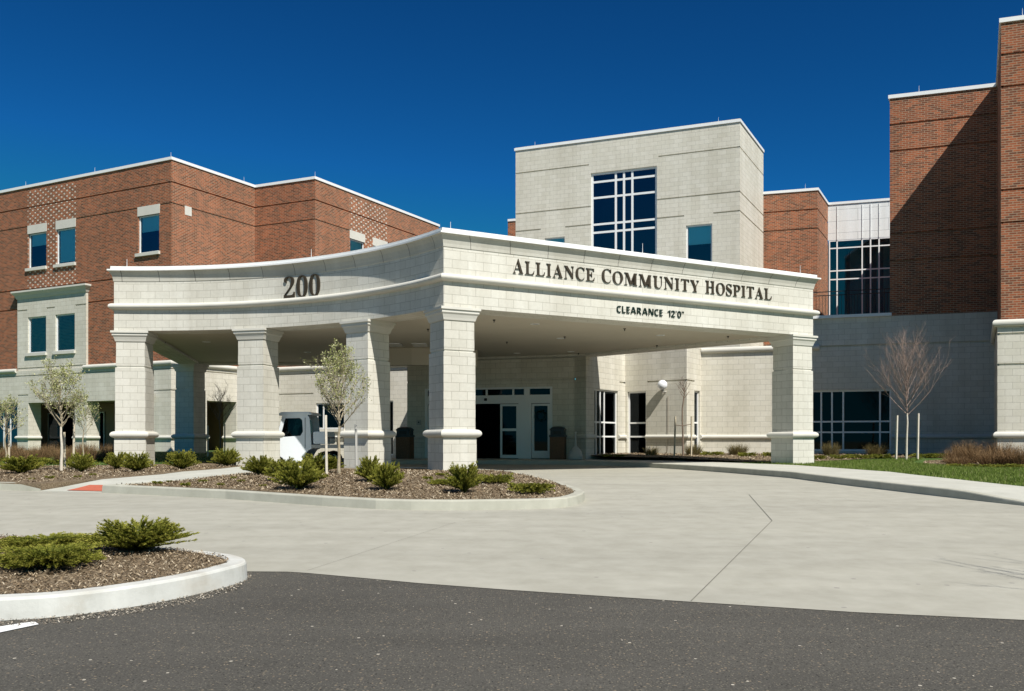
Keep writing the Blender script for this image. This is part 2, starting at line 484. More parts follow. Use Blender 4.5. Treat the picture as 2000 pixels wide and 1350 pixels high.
def sweep(mb, path, prof, closed=False, mi=0, caps=False):
    """sweep profile [(outward offset, z)] along 2D path; outward = right of travel"""
    P = [v2(p) for p in path]
    n = len(P)
    L_ = [0.0]
    for i in range(1, n): L_.append(L_[-1] + (P[i] - P[i - 1]).length)
    if closed: L_.append(L_[-1] + (P[0] - P[-1]).length)
    mit = []
    for i in range(n):
        if closed or 0 < i < n - 1:
            d0 = (P[i] - P[i - 1]).normalized(); d1 = (P[(i + 1) % n] - P[i]).normalized()
        elif i == 0: d0 = d1 = (P[1] - P[0]).normalized()
        else: d0 = d1 = (P[-1] - P[-2]).normalized()
        n0 = Vector((d0.y, -d0.x)); n1 = Vector((d1.y, -d1.x))
        m_ = (n0 + n1)
        m_ = m_ / max(0.2, (1 + n0.dot(n1)))
        mit.append(m_)
    K = n if closed else n - 1
    acc = 0.0
    for j in range(len(prof) - 1):
        (o0, z0), (o1, z1) = prof[j], prof[j + 1]
        dz = math.hypot(o1 - o0, z1 - z0)
        va = z0 if abs(z1 - z0) > 1e-6 else acc; vb = va + (z1 - z0 if abs(z1 - z0) > abs(o1 - o0) else dz)
        for i in range(K):
            k = (i + 1) % n
            a, b = P[i], P[k]
            A0 = a + mit[i] * o0; B0 = b + mit[k] * o0; A1 = a + mit[i] * o1; B1 = b + mit[k] * o1
            u0, u1 = L_[i], L_[i + 1]
            mb.poly([(A0.x, A0.y, z0), (B0.x, B0.y, z0), (B1.x, B1.y, z1), (A1.x, A1.y, z1)], [(u0, va), (u1, va), (u1, vb), (u0, vb)], mi)
    if caps and not closed:
        for i, rev in ((0, False), (n - 1, True)):
            pts = [(P[i].x + mit[i].x * o, P[i].y + mit[i].y * o, z) for o, z in prof]
            if rev: pts = pts[::-1]
            mb.poly(pts, None, mi)

def corner_fill(mb, c, pa, pb, z0, z1):
    iv = -(pa.n + pb.n).normalized(); c = v2(c) + iv * 0.10; w = Vector((-iv.y, iv.x)) * 0.14
    a, b = c - w, c + w
    mb.poly([(a.x, a.y, z0), (b.x, b.y, z0), (b.x, b.y, z1), (a.x, a.y, z1)], [(0, z0), (0.28, z0), (0.28, z1), (0, z1)])
def torus_prof(zc, r, base=0.0, n=8, ry=None):
    ry = ry or r
    return [(base + r * math.cos(a), zc + ry * math.sin(a)) for a in [(-math.pi / 2 + math.pi * k / n) for k in range(n + 1)]]

def add_window(bld, pl, s0, s1, z0, z1, rev=0.12, vm=(), hm=(), blind=0.0, lintel=False, sill=True, fw=0.06, glass='glass', room=0.6, label=None, roommat='dark'):
    w = MB()
    def bar(a, b, c, d, t=0.06, o=-rev + 0.05):
        w.box(pl.P(a, o, c), pl.P(b, o, c) - pl.P(a, o, c), pl.P(a, o - t, c) - pl.P(a, o, c), Vector((0, 0, d - c)))
    bar(s0, s0 + fw, z0, z1); bar(s1 - fw, s1, z0, z1)
    bar(s0 + fw, s1 - fw, z0, z0 + fw); bar(s0 + fw, s1 - fw, z1 - fw, z1)
    for v in vm: bar(v - fw / 2, v + fw / 2, z0 + fw, z1 - fw, 0.05, -rev + 0.046)
    for h in hm: bar(s0 + fw, s1 - fw, h - fw / 2, h + fw / 2, 0.045, -rev + 0.042)
    wo_ = build('window', w, 'frame', bld, label=label)
    p = MB(); o = -rev + 0.015
    p.poly([pl.P(s0 + fw / 2, o, z0 + fw / 2), pl.P(s1 - fw / 2, o, z0 + fw / 2), pl.P(s1 - fw / 2, o, z1 - fw / 2), pl.P(s0 + fw / 2, o, z1 - fw / 2)])
    build('pane', p, glass, wo_)
    r_ = MB(); a, b, c, d = s0, s1, z0, z1
    o0, o1 = -rev - 0.03, -rev - room
    q = lambda *pp: r_.poly([pl.P(x, y, z) for x, y, z in pp])
    q((a, o1, c), (b, o1, c), (b, o1, d), (a, o1, d))
    q((a, o0, c), (a, o1, c), (a, o1, d), (a, o0, d)); q((b, o1, c), (b, o0, c), (b, o0, d), (b, o1, d))
    q((a, o0, d), (a, o1, d), (b, o1, d), (b, o0, d)); q((a, o0, c), (b, o0, c), (b, o1, c), (a, o1, c))
    build('room', r_, roommat, wo_)
    if blind > 0:
        bl = MB(); zb = z1 - (z1 - z0) * blind
        bl.box(pl.P(s0 + fw, -rev - 0.06, zb), pl.P(s1 - fw, 0, 0) - pl.P(s0 + fw, 0, 0), pl.P(0, -0.01, 0) - pl.P(0, 0, 0), Vector((0, 0, z1 - zb - 0.01)))
        build('blind', bl, 'blind', wo_)
    if sill:
        sl = MB()
        sl.box(pl.P(s0 - 0.12, 0.10, z0 - 0.14), pl.P(s1 + 0.06, 0, 0) - pl.P(s0 - 0.12, 0, 0), pl.P(0, -0.10 - rev + 0.05, 0) - pl.P(0, 0, 0), Vector((0, 0, 0.14)))
        build('sill', sl, 'cast', wo_)
    if lintel:
        sl = MB()
        sl.box(pl.P(s0 - 0.04, 0.015, z1), pl.P(s1 + 0.04, 0, 0) - pl.P(s0 - 0.04, 0, 0), pl.P(0, -0.015 - rev, 0) - pl.P(0, 0, 0), Vector((0, 0, 0.43)))
        build('lintel', sl, 'cast', wo_)
    return wo_

# ------------------------------------------------------------------ GROUND
def sheet(name, pts, fz, mat, off=0.0, step=None, breaks=(20.0,), skirt=None, kmat=None):
    """polygon on the ground whose height follows fz(x,Y); optional skirt (vertical sides) down by skirt"""
    bm = bmesh.new()
    vs = [bm.verts.new((p[0], p[1], 0)) for p in pts]
    f = bm.faces.new(vs)
    bmesh.ops.triangulate(bm, faces=[f])
    bks = list(breaks)
    geom = lambda: bm.verts[:] + bm.edges[:] + bm.faces[:]
    for y in bks:
        bmesh.ops.bisect_plane(bm, geom=geom(), plane_co=(0, y, 0), plane_no=(0, 1, 0))
    if step:
        xs = [p[0] for p in pts]; ys = [p[1] for p in pts]
        x = math.ceil(min(xs) / step) * step
        while x < max(xs): bmesh.ops.bisect_plane(bm, geom=geom(), plane_co=(x, 0, 0), plane_no=(1, 0, 0)); x += step
        y = math.ceil(min(ys) / step) * step
        while y < max(ys): bmesh.ops.bisect_plane(bm, geom=geom(), plane_co=(0, y, 0), plane_no=(0, 1, 0)); y += step
    for v in bm.verts: v.co.z = fz(v.co.x, v.co.y) + off
    if skirt:
        be = [e for e in bm.edges if e.is_boundary]
        r = bmesh.ops.extrude_edge_only(bm, edges=be)
        for g in r['geom']:
            if isinstance(g, bmesh.types.BMVert): g.co.z -= skirt
    bmesh.ops.recalc_face_normals(bm, faces=bm.faces)
    if sum(fc.normal.z for fc in bm.faces) < 0:
        bmesh.ops.reverse_faces(bm, faces=bm.faces[:])
    me = bpy.data.meshes.new(name); bm.to_mesh(me); bm.free()
    me.materials.append(M[mat])
    o = bpy.data.objects.new(name, me); link(o)
    return o
fG = lambda x, Y: Gd(Y)
fT = lambda x, Y: Tp(Y)
struct(sheet('ground', [(-900, -900), (900, -900), (900, 1500), (-900, 1500)], lambda x, Y: Gd(max(Y, -10)) - 0.06, 'earth', breaks=(20.0, -10.0)))
struct(sheet('asphalt_lot', [(-60, -9.9), (60, -9.9), (60, 30), (-60, 30)], fG, 'asphalt'))
bl = [g_(485, 1117), g_(560, 1117.5), g_(600, 1120), g_(700, 1129), g_(820, 1140), g_(1000, 1153.5), g_(1350, 1176.5), g_(1675, 1197), g_(2000, 1212)]
ex = v2(bl[-1]) - v2(bl[-2])
bl.append(tuple(v2(bl[-1]) + ex * 25))
struct(sheet('concrete_drive', [(-60, 6.9), (-2.9, 7.5)] + bl + [(60, 44), (-60, 44)], fG, 'concrete', 0.004))
def strip(mb, a, b, w, fz, off):
    a, b = v2(a), v2(b); d = (b - a).normalized(); n = Vector((d.y, -d.x)) * w / 2
    K = 12
    for i in range(K):
        p = a + (b - a) * (i / K); q = a + (b - a) * ((i + 1) / K)
        mb.poly([(c.x, c.y, fz(c.x, c.y) + off) for c in (p - n, p + n, q + n, q - n)])
j = MB()
strip(j, g_(1350, 1175.5), g_(1508, 1018), 0.010, fG, 0.008)
strip(j, g_(1508, 1018), g_(1463, 967), 0.012, fG, 0.008)
strip(j, g_(600, 1116), g_(890, 1021), 0.0035, fG, 0.008)
struct(build('drive_joint', j, 'joint'))
pm = MB()
c = [onz(px, py, lambda x, Y: Gd(Y)) for px, py in ((-60, 1247), (0, 1237), (40, 1228.5), (76, 1221), (68, 1216), (40, 1219), (0, 1225.5), (-60, 1235))]
pm.poly([(x, y, Gd(y) + 0.006) for x, y in c])
tag(build('painted_line', pm, 'paint'), "short white painted parking line end on the dark asphalt below the kerb", "road marking")

def smooth_loop(pts, it=2, closed=True):
    P = [v2(p) for p in pts]
    for _ in range(it):
        Q = []; n = len(P)
        rng = range(n) if closed else range(n - 1)
        if not closed: Q.append(P[0])
        for i in rng:
            a, b = P[i], P[(i + 1) % n]
            Q += [a * 0.75 + b * 0.25, a * 0.25 + b * 0.75]
        if not closed: Q.append(P[-1])
        P = Q
    return [(p.x, p.y) for p in P]
def area(P): return sum(P[i][0] * P[(i + 1) % len(P)][1] - P[(i + 1) % len(P)][0] * P[i][1] for i in range(len(P))) / 2
def densify(P, m, closed=True):
    Q = []
    for i in range(len(P) if closed else len(P) - 1):
        a, b = v2(P[i]), v2(P[(i + 1) % len(P)])
        k = max(1, int((b - a).length / m))
        Q += [tuple(a + (b - a) * t / k) for t in range(k)]
    if not closed: Q.append(P[-1])
    return Q
def kerb(name, path, closed, w, mat, h=0.15, hf=None):
    """kerb ring: outer face, rounded arris, top, inner face. outward = right of travel"""
    P = densify(path, 0.35, closed)
    if closed and area(P) < 0: P = P[::-1]      # counter-clockwise: right of travel is outside
    mb = MB()
    n = len(P); V = [v2(p) for p in P]; rows = []
    for i in range(n):
        if closed or 0 < i < n - 1:
            d = (V[(i + 1) % n] - V[i - 1]).normalized()
        elif i == 0: d = (V[1] - V[0]).normalized()
        else: d = (V[-1] - V[-2]).normalized()
        nn = Vector((d.y, -d.x))
        hh = hf(V[i]) if hf else h
        row = []
        for off, z in ((0.012, -0.05), (0.006, 0.3 * h), (0, hh - 0.02), (-0.008, hh - 0.006), (-0.022, hh), (-w + 0.01, hh), (-w, hh - 0.01), (-w, hh - 0.08)):
            p = V[i] + nn * off
            row.append((p.x, p.y, Gd(V[i].y) + z))
        rows.append(row)
    for i in range(n if closed else n - 1):
        a, b = rows[i], rows[(i + 1) % n]
        for k in range(len(a) - 1):
            mb.poly([a[k], b[k], b[k + 1], a[k + 1]])
    o = build(name, mb, mat, smooth=False, weld=True)
    return struct(o)
def inset(path, w):
    P = [v2(p) for p in path]
    if area(path) < 0: P = P[::-1]
    n = len(P); out = []
    for i in range(n):
        d = (P[(i + 1) % n] - P[i - 1]).normalized(); nn = Vector((d.y, -d.x))
        out.append(tuple(P[i] - nn * w))
    return out

rnd = random.Random(7)
def inside(p, poly):
    x, y = p; c = False; n = len(poly)
    for i in range(n):
        x1, y1 = poly[i]; x2, y2 = poly[(i + 1) % n]
        if (y1 > y) != (y2 > y) and x < (x2 - x1) * (y - y1) / (y2 - y1) + x1: c = not c
    return c
def scatter_chips(name, poly, count, size, fz, mat, kindname, seed=1, lo=0.0, ymax=None, squash=0.35, tones=(0, 1)):
    r = random.Random(seed); mb = MB()
    xs = [p[0] for p in poly]; ys = [p[1] for p in poly]
    x0, x1, y0, y1 = min(xs), max(xs), min(ys), (ymax or max(ys))
    k = 0; tries = 0
    while k < count and tries < count * 12:
        tries += 1
        x, y = r.uniform(x0, x1), r.uniform(y0, y1)
        if not inside((x, y), poly): continue
        if abs(x) > 0.85 * y + 2.5: continue
        k += 1
        s = size * r.uniform(0.5, 1.5); a = r.uniform(0, 6.28); tl = r.uniform(-0.7, 0.7); t2 = r.uniform(-0.5, 0.5)
        ca, sa = math.cos(a), math.sin(a)
        u = Vector((ca * math.cos(tl), sa * math.cos(tl), math.sin(tl))) * s
        w_ = Vector((-sa, ca, t2)) * s * squash * r.uniform(0.6, 1.3)
        c0 = Vector((x, y, fz(x, y) + lo + abs(u.z) + r.uniform(0, 0.012)))
        t = r.uniform(*tones)
        mb.poly([c0 - u - w_, c0 + u - w_ * 0.6, c0 + u * 0.9 + w_, c0 - u * 0.8 + w_ * 0.8], None, 0, t)
    o = build(name, mb, mat)
    o["kind"] = "stuff"; tag(o, kindname, "mulch" if 'mulch' in name else 'gravel', kind="stuff")
    return o

# front left planting island
isl = [g_(-40, 1213.5), g_(0, 1212), g_(120, 1205), g_(270, 1184), g_(390, 1160), g_(455, 1142), t_(482, 1098), t_(480, 1090), t_(465, 1084.5), t_(440, 1080), t_(390, 1074.5), t_(303, 1068)]
b0, b1 = v2(isl[-1]), v2(isl[-2]); isl = isl[:-1] + [tuple(b0), tuple(b0 + (b0 - b1) * 9)]
isl = isl + [(-9.5, 9.5), (-9.8, 5.4), (-6.0, 5.55)]
isl = smooth_loop(isl, 2)
kerb('kerb', isl, True, 0.16, 'kerb')
isl_in = inset(isl, 0.13)
def mound(poly_c, r0, hgt):
    return lambda x, Y: Tp(Y) + hgt * max(0.0, 1 - (math.hypot(x - poly_c[0], (Y - poly_c[1]) * 1.6) / r0) ** 2)
f_isl = mound((-5.3, 7.6), 3.6, 0.07)
struct(sheet('mulch_bed', isl_in, f_isl, 'mulch_base', -0.03, step=0.4))
# central island in front of the canopy columns
cen = [g_(200, 963), g_(440, 975), g_(700, 994), (-1.2, 13.02), g_(1000, 996), (0.75, 13.35), g_(1136, 984), (1.22, 14.9), (0.95, 16.5), (0.4, 18.7), (-0.05, 20.4), (-0.55, 21.6), (-1.4, 22.5), (-3.2, 23.7), (-4.9, 24.7), (-5.5, 24.2), (-5.5, 22), (-5.95, 19.6), (-6.5, 17.3), (-7.1, 16.3)]
cen = [cen[0]] + smooth_loop(cen[1:-1], 1, closed=False) + [cen[-1]]
kerb('kerb', cen, True, 0.17, 'kerb_warm')
cen_in = inset(cen, 0.15)
f_cen = lambda x, Y: Tp(Y) + 0.10 * math.exp(-((x + 2.3) / 3.0) ** 2 - ((Y - 17.2) / 2.4) ** 2)
struct(sheet('mulch_bed', cen_in, f_cen, 'mulch_base', -0.02, step=0.6))
# left bed and lawn beyond it
lb = [(-60, 24), (-30, 19.6), (-14, 17.35), (-9.5, 16.67), (-8.65, 16.45), (-8.2, 17.2), (-7.55, 19), (-7.25, 22), (-7.3, 25.6), (-8.8, 27.5), (-9.6, 31), (-10.4, 36), (-11, 41), (-12.0, 47), (-60, 60)]
kerb('kerb', [lb[i] for i in range(0, 5)], False, 0.16, 'kerb_warm', hf=lambda p: 0.15 * min(1, max(0.05, (-8.6 - p.x) / 0.5)))
struct(sheet('mulch_bed', lb, lambda x, Y: land(x, Y), 'mulch_base', -0.006, step=1.0, skirt=0.3))
struct(sheet('lawn', [(-60, 32), (-30, 28), (-16, 24.6), (-11.6, 24.6), (-9.4, 28), (-10.5, 36), (-12, 45), (-60, 58)], lambda x, Y: land(x, Y), 'grass_base', 0.006, step=1.0))
# walk with the dropped kerb between them
def fwalk(x, Y):
    t = sstep((Y - 16.15 + 0.12 * (x + 7.4)) / 1.3)
    return Gd(Y) + 0.012 + 0.138 * t
walk = [(-8.65, 16.42), (-7.4, 16.15), (-7.0, 16.25), (-6.4, 17.3), (-5.85, 19.6), (-5.4, 22), (-5.4, 24.2), (-5.5, 25.0), (-7.3, 25.4), (-7.15, 22), (-7.45, 19), (-8.1, 17.2)]
struct(sheet('walkway', walk, fwalk, 'walk', 0.0, step=0.4, skirt=0.2))
rp = MB()
rr = [(-8.15, 16.40), (-7.42, 16.22), (-7.36, 16.80), (-7.95, 16.86)]
K = 6
for i in range(K):
    for k in range(K):
        def bl_(u, v):
            a = v2(rr[0]).lerp(v2(rr[1]), u); b = v2(rr[3]).lerp(v2(rr[2]), u); c = a.lerp(b, v); return (c.x, c.y, fwalk(c.x, c.y) + 0.010)
        rp.poly([bl_(i / K, k / K), bl_((i + 1) / K, k / K), bl_((i + 1) / K, (k + 1) / K), bl_(i / K, (k + 1) / K)])
struct(build('tactile_ramp', rp, 'red'))
# right-hand pavement
kf = [(-5.5, 31.3), (-2.0, 31.6), (1.2, 31.2), (2.9, 30.2), (3.9, 28.5), (4.75, 26.4), (5.5, 23.8), (6.05, 21.0), (6.52, 18.4), (7.37, 15.17), (7.85, 13.6), (8.6, 11.6), (10.0, 9.2), (13, 6.8), (20, 4.5)]
kf = smooth_loop(kf, 1, closed=False)
bk = [(5.6, 30.2), (7.2, 27.6), (8.05, 25.2), (8.5, 19.1), (8.97, 15.7), (9.8, 12.6), (11.4, 10.2), (14, 8.2), (21, 6.0)]
def hk(p):
    return 0.15 - 0.10 * sstep((15.2 - p[1]) / 2.0)
fside = lambda x, Y: Gd(Y) + hk((x, Y))
kerb('kerb', kf, False, 0.15, 'kerb_warm', hf=lambda p: hk(p))
kin = []
V = [v2(p) for p in kf]
for i in range(len(V)):
    d = (V[min(i + 1, len(V) - 1)] - V[max(i - 1, 0)]).normalized(); kin.append(tuple(V[i] - Vector((d.y, -d.x)) * 0.13))
struct(sheet('sidewalk', kin + bk[::-1] + [(4.6, 33.5), (2.6, 36), (-5.5, 36)], fside, 'walk', -0.003, step=1.0))
# lawn and bed on the right
struct(sheet('lawn', [(7.1, 27.4), (8.0, 25.2), (8.45, 19.1), (8.92, 15.7), (9.75, 12.6), (11.4, 10.1), (14, 8.1), (60, 6), (60, 36), (7.2, 36)], lambda x, Y: land(x, Y), 'grass_base', -0.012, step=1.0, skirt=0.2))
bedr = [(2.6, 33.6), (3.6, 31.9), (5.2, 30.9), (7.1, 27.9), (8.4, 27.2), (9.6, 27.4), (12.0, 28.6), (13.4, 28.2), (15.5, 29.6), (17.6, 31.0), (17.6, 33.2), (9.6, 35.6), (7, 36.5), (4.6, 36.4)]
struct(sheet('mulch_bed', bedr, lambda x, Y: land(x, Y), 'mulch_base', 0.012, step=0.7))
bedn = smooth_loop([(11.6, 25.4), (12.1, 24.0), (13.3, 22.9), (16, 22.0), (22, 20.5), (22, 26), (14.9, 27.0), (12.6, 27.2)], 1)
struct(sheet('mulch_bed', bedn, lambda x, Y: land(x, Y), 'mulch_base', 0.006, step=0.7))

# ------------------------------------------------------------------ HOSPITAL BUILDING
B = empty('hospital_building', (0, 42, 0))
tag(B, "large hospital building of red brick wings and a pale stone tower with white roof edges", "building")
bwall, swall = MB(), MB()       # brick with [brick, dots]; stone
copeB, mould = MB(), MB()
ZR = 13.5; ZB = 4.20
def yat(px, top, H): return (rx(px) * H * F / (HY - top), H * F / (HY - top))
A0 = yat(0, 378, 12.8); A1 = yat(335, 312, 12.8); B1 = yat(498, 367, 12.8); C1 = yat(615, 350, 12.8); D1 = yat(857, 443, 12.8)
dA = (v2(A0) - v2(A1)).normalized()
Aext = tuple(v2(A1) + dA * 30)
plA, plB, plC, plD = Plane(Aext, A1), Plane(A1, B1), Plane(B1, C1), Plane(C1, D1)
sA = plA.S
gz = (12.5, 11.54)
def mold(path, prof, caps=False):
    m_ = MB(); sweep(m_, path, prof, caps=caps); build('stone_moulding', m_, 'cast', B)
# upper brick of wing A
wA = [(sA(55), sA(90.5)), (sA(110), sA(147)), (sA(270), sA(311))]
holesA = [(a, b, 9.40, 11.15, 0.12) for a, b in wA]
zone = [(sA(54), sA(148), 8.2, 13.3, 1)]
wall(bwall, plA, ZB, ZR, holesA, [12.5, (11.54, 0, sA(54)), (11.54, sA(148), sA(269)), (11.54, sA(312), plA.len), 8.36, 7.38], 0, matzones=zone)
for (a, b), bd in zip(wA, (0.35, 0.92, 0.42)):
    add_window(B, plA, a, b, 9.40, 11.15, blind=bd, lintel=True)
wall(bwall, plB, ZB, ZR, [], [12.5, 11.54, 8.36, 7.38])
wall(bwall, plC, ZB, ZR, [], [12.5, 11.54, 8.36, 7.38])
corner_fill(bwall, B1, plB, plC, ZB, ZR)
sD = plD.S
wD = [(sD(684), sD(712)), (sD(729), sD(756))]
wall(bwall, plD, ZB, ZR, [(a, b, 9.40, 11.15, 0.12) for a, b in wD], [12.5, (11.54, 0, sD(684)), (11.54, sD(757), plD.len)], 0, matzones=[(sD(683), sD(757), 8.2, 13.3, 1)])
for a, b in wD: add_window(B, plD, a, b, 9.40, 11.15, blind=0.6, lintel=True)
far = tuple(v2(D1) + Vector((-7.0, 3.8)))
wall(bwall, Plane(D1, far), ZB, ZR)
build('brick_wall', bwall, ['brick', 'brick_dots'], B)
cop = [(0.0, 0.0), (0.05, 0.0), (0.05, 0.13), (-0.30, 0.15), (-0.30, 0.0)]
def coping(path, z, closed=False):
    m_ = MB(); sweep(m_, path, [(o, z + h) for o, h in cop], closed); build('roof_coping', m_, 'coping', B)
coping([Aext, A1, B1, C1, D1, far], ZR)
# small square vent block on face B
vb = MB(); s_ = plB.S(361); s2_ = plB.S(374)
vb.box(plB.P(s_, 0.015, plB.Z(367, 421)), plB.P(s2_, 0, 0) - plB.P(s_, 0, 0), plB.P(0, -0.05, 0) - plB.P(0, 0, 0), Vector((0, 0, 0.42)))
build('vent_cover', vb, 'cast', B)
# stone bay on wing A
plBay = plA.shift(0.12)
sb = plBay.S; b0_, b1_ = sb(34), sb(168)
wb = [(sb(54.5), sb(90)), (sb(108), sb(146))]
zc = 7.85
wall(swall, plBay, ZB, zc, [(a, b, 5.08, 6.90, 0.12) for a, b in wb],
     [4.34, (7.28, b0_, sb(53)), (7.28, sb(91), sb(107)), (7.28, sb(147), b1_)], 0, s0=b0_, s1=b1_)
for s_ in (b0_, b1_):
    swall.poly([plBay.P(s_, 0, ZB), plBay.P(s_, -0.12, ZB), plBay.P(s_, -0.12, 8.2), plBay.P(s_, 0, 8.2)], [(0, ZB), (0.12, ZB), (0.12, 8.2), (0, 8.2)])
for (a, b), bd in zip(wb, (0.12, 0.18)): add_window(B, plBay, a, b, 5.08, 6.90, blind=bd)
cm = MB()
pbx = [tuple(plBay.P(b0_, -0.12)[:2]), tuple(plBay.P(b0_, 0)[:2]), tuple(plBay.P(b1_, 0)[:2]), tuple(plBay.P(b1_, -0.12)[:2])]
sweep(cm, pbx, [(0.0, 7.85), (0.04, 7.88), (0.10, 8.02), (0.22, 8.16), (0.22, 8.24), (-0.12, 8.26)])
build('bay_cornice', cm, 'cast', B)
# lower stone storey of wing A, faces B and C
LO = 0.22
plAl = plA.shift(LO, 0, 0); plBl = plB.shift(LO); plCl = Plane(B1, plC.P(plC.len + 0)[:2])
def isect(p1, p2):
    # intersection of two planes' lines
    a, b = p1.p, p1.d; c_, e = p2.p, p2.d
    t = ((c_.x - a.x) * e.y - (c_.y - a.y) * e.x) / (b.x * e.y - b.y * e.x)
    return a + b * t
cAB = isect(plAl, plBl)
plAl = Plane(plAl.p, cAB)
plCe = Plane(B1, v2(B1) + (v2(C1) - v2(B1)).normalized() * 11.2).shift(LO)
cBC = isect(plBl, plCe)
plBl = Plane(cAB, cBC); plCe = Plane(cBC, plCe.q)
sl_ = plAl.S
TOPO = 2.58
corner_fill(swall, cBC, plBl, plCe, -0.3, ZB)
opA = [(sl_(-95), sl_(-62), 0, TOPO, 0.7), (sl_(-40), sl_(34), 0, TOPO, 0.35), (sl_(55), sl_(146), 0, TOPO, 0.70), (sl_(169), sl_(262), 0, TOPO, 0.70)]
wall(swall, plAl, -0.3, ZB, opA, [3.95, (2.98, sl_(34), sl_(55)), (2.98, sl_(270), plAl.len)])
sB = plBl.S
wall(swall, plBl, -0.3, ZB, [(sB(404), sB(462), 0, TOPO, 0.9)], [3.95, (2.98, 0, sB(400))])
sC = plCe.S
wall(swall, plCe, -0.3, ZB, [(sC(617), sC(672), 1.25, 2.5, 0.12), (sC(756), sC(768), 0.0, 2.55, 0.12)], [3.95, (2.98, 0, sC(612))])
add_window(B, plCe, sC(617), sC(672), 1.25, 2.5, vm=(sC(630),), glass='glass_dark')
add_window(B, plCe, sC(756), sC(768), 0.0, 2.55, hm=(0.9,), glass='glass_dark', sill=False)
# shelf of lower storey top
for pl_ in (plAl, plBl, plCe):
    swall.poly([pl_.P(-0.0, 0, ZB), pl_.P(pl_.len, 0, ZB), pl_.P(pl_.len, -0.5, ZB), pl_.P(0, -0.5, ZB)])
tp = torus_prof(ZB + 0.02, 0.11, 0.02)
pA_ = [tuple(plAl.P(x)[:2]) for x in (0, sl_(33))]
pA2 = [tuple(plAl.P(sl_(165))[:2]), tuple(cAB), tuple(cBC), tuple(plCe.q)]
mold(pA_, tp, caps=True); mold(pA2, tp, caps=True)
bt = torus_prof(0.83, 0.085, 0.01)
segs = [(0, sl_(-95)), (sl_(-62), sl_(-40)), (sl_(34), sl_(55)), (sl_(146), sl_(169))]
def ptn(pl, s, off=0): return tuple(pl.P(s, off)[:2])
for a, b in segs:
    mold([ptn(plAl, a, -0.7), ptn(plAl, a), ptn(plAl, b), ptn(plAl, b, -0.7)], bt, caps=True)
mold([ptn(plAl, sl_(262), -0.7), ptn(plAl, sl_(262)), tuple(cAB), ptn(plBl, sB(404)), ptn(plBl, sB(404), -0.9)], bt, caps=True)
mold([ptn(plBl, sB(462), -0.9), ptn(plBl, sB(462)), tuple(cBC), ptn(plCe, sC(756))], bt, caps=True)
# recess behind the arcade
rec = MB()
pr = plAl.shift(-3.2)
rec.poly([pr.P(0, 0, -0.3), pr.P(pr.len - 1, 0, -0.3), pr.P(pr.len - 1, 0, 3.2), pr.P(0, 0, 3.2)])
rec.poly([plAl.P(0, -0.3, TOPO + 0.02), plAl.P(plAl.len - 1, -0.3, TOPO + 0.02), pr.P(pr.len - 1, 0, TOPO + 0.02), pr.P(0, 0, TOPO + 0.02)])
a_ = sl_(262) + 0.6
rec.poly([plAl.P(a_, -0.4, -0.3), plAl.P(a_, -3.2, -0.3), plAl.P(a_, -3.2, 3.2), plAl.P(a_, -0.4, 3.2)])
prb = plBl.shift(-3.0)
rec.poly([prb.P(sB(395), 0, -0.3), prb.P(prb.len + 1, 0, -0.3), prb.P(prb.len + 1, 0, 3), prb.P(sB(395), 0, 3)])
rec.poly([plBl.P(sB(395), -0.5, TOPO + 0.02), plBl.P(plBl.len + 1, -0.5, TOPO + 0.02), prb.P(prb.len + 1, 0, TOPO + 0.02), prb.P(sB(395), 0, TOPO + 0.02)])
e_ = sB(462) + 0.5
rec.poly([plBl.P(e_, -0.5, -0.3), plBl.P(e_, -3.0, -0.3), plBl.P(e_, -3.0, 3), plBl.P(e_, -0.5, 3)])
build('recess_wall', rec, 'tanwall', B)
# glazing inside the arcade
add_window(B, plAl.shift(-0.33), sl_(-40), sl_(34), 0.05, TOPO, rev=0.05, vm=[sl_(x) for x in (-20, -5, 8, 22)], glass='glass', sill=False)
prs = pr
add_window(B, prs.shift(0.06), prs.S(196), prs.S(206), 0.05, 2.2, rev=0.02, glass='glass_dark', sill=False, room=0.03)
add_window(B, prs.shift(0.06), prs.S(96), prs.S(150), 0.05, 2.2, rev=0.02, vm=(prs.S(124),), glass='glass_dark', sill=False, room=0.03)
add_window(B, prb.shift(0.06), prb.S(408), prb.S(424), 0.05, 2.2, rev=0.02, glass='glass_dark', sill=False, room=0.03)
# flat roof of the one-storey link
rf = MB()
rf.poly([tuple(plCe.P(0, -0.1, ZB + 0.05)), tuple(plCe.P(plCe.len, -0.1, ZB + 0.05)), (-2, 52, ZB + 0.05), (-9, 50, ZB + 0.05)])
# vestibule
V0 = (-4.13, 35.3); V1 = (2.33, 33.4); U0 = (2.70, 32.75); U1 = (4.50, 35.6); X0 = (6.60, 33.85); S0 = (7.46, 35.28)
plV, plV2, plU, plW, plX = Plane(V0, V1), Plane(V1, U0), Plane(U0, U1), Plane(U1, X0), Plane(X0, S0)
sV = plV.S
d0, d1 = sV(829), sV(1079)
ZV = 4.7
vwall = MB()
wall(vwall, plV, -0.2, ZV, [(d0, d1, -0.2, 2.72, 0.20)], [2.98])
wall(vwall, plV2, -0.2, ZV, [], [2.98])
sU, sW, sX = plU.S, plW.S, plX.S
wU = (sU(1161), sU(1207)); wW = (sW(1225.5), sW(1262)); wX = (sX(1356), sX(1367))
wall(vwall, plU, -0.2, ZV, [(wU[0], wU[1], 0.12, 2.62, 0.12)], [(2.98, sU(1210), plU.len)])
wall(vwall, plW, -0.2, ZV, [(wW[0], wW[1], 0.12, 2.62, 0.12)], [(2.98, sW(1264), plW.len)])
wall(vwall, plX, -0.2, ZV, [(wX[0], wX[1], 0.12, 2.62, 0.12)], [(2.98, 0, sX(1357))])
wall(vwall, Plane((-3.0, 43), V0), -0.2, ZV, [], [2.98])
corner_fill(vwall, U1, plU, plW, -0.2, ZV)
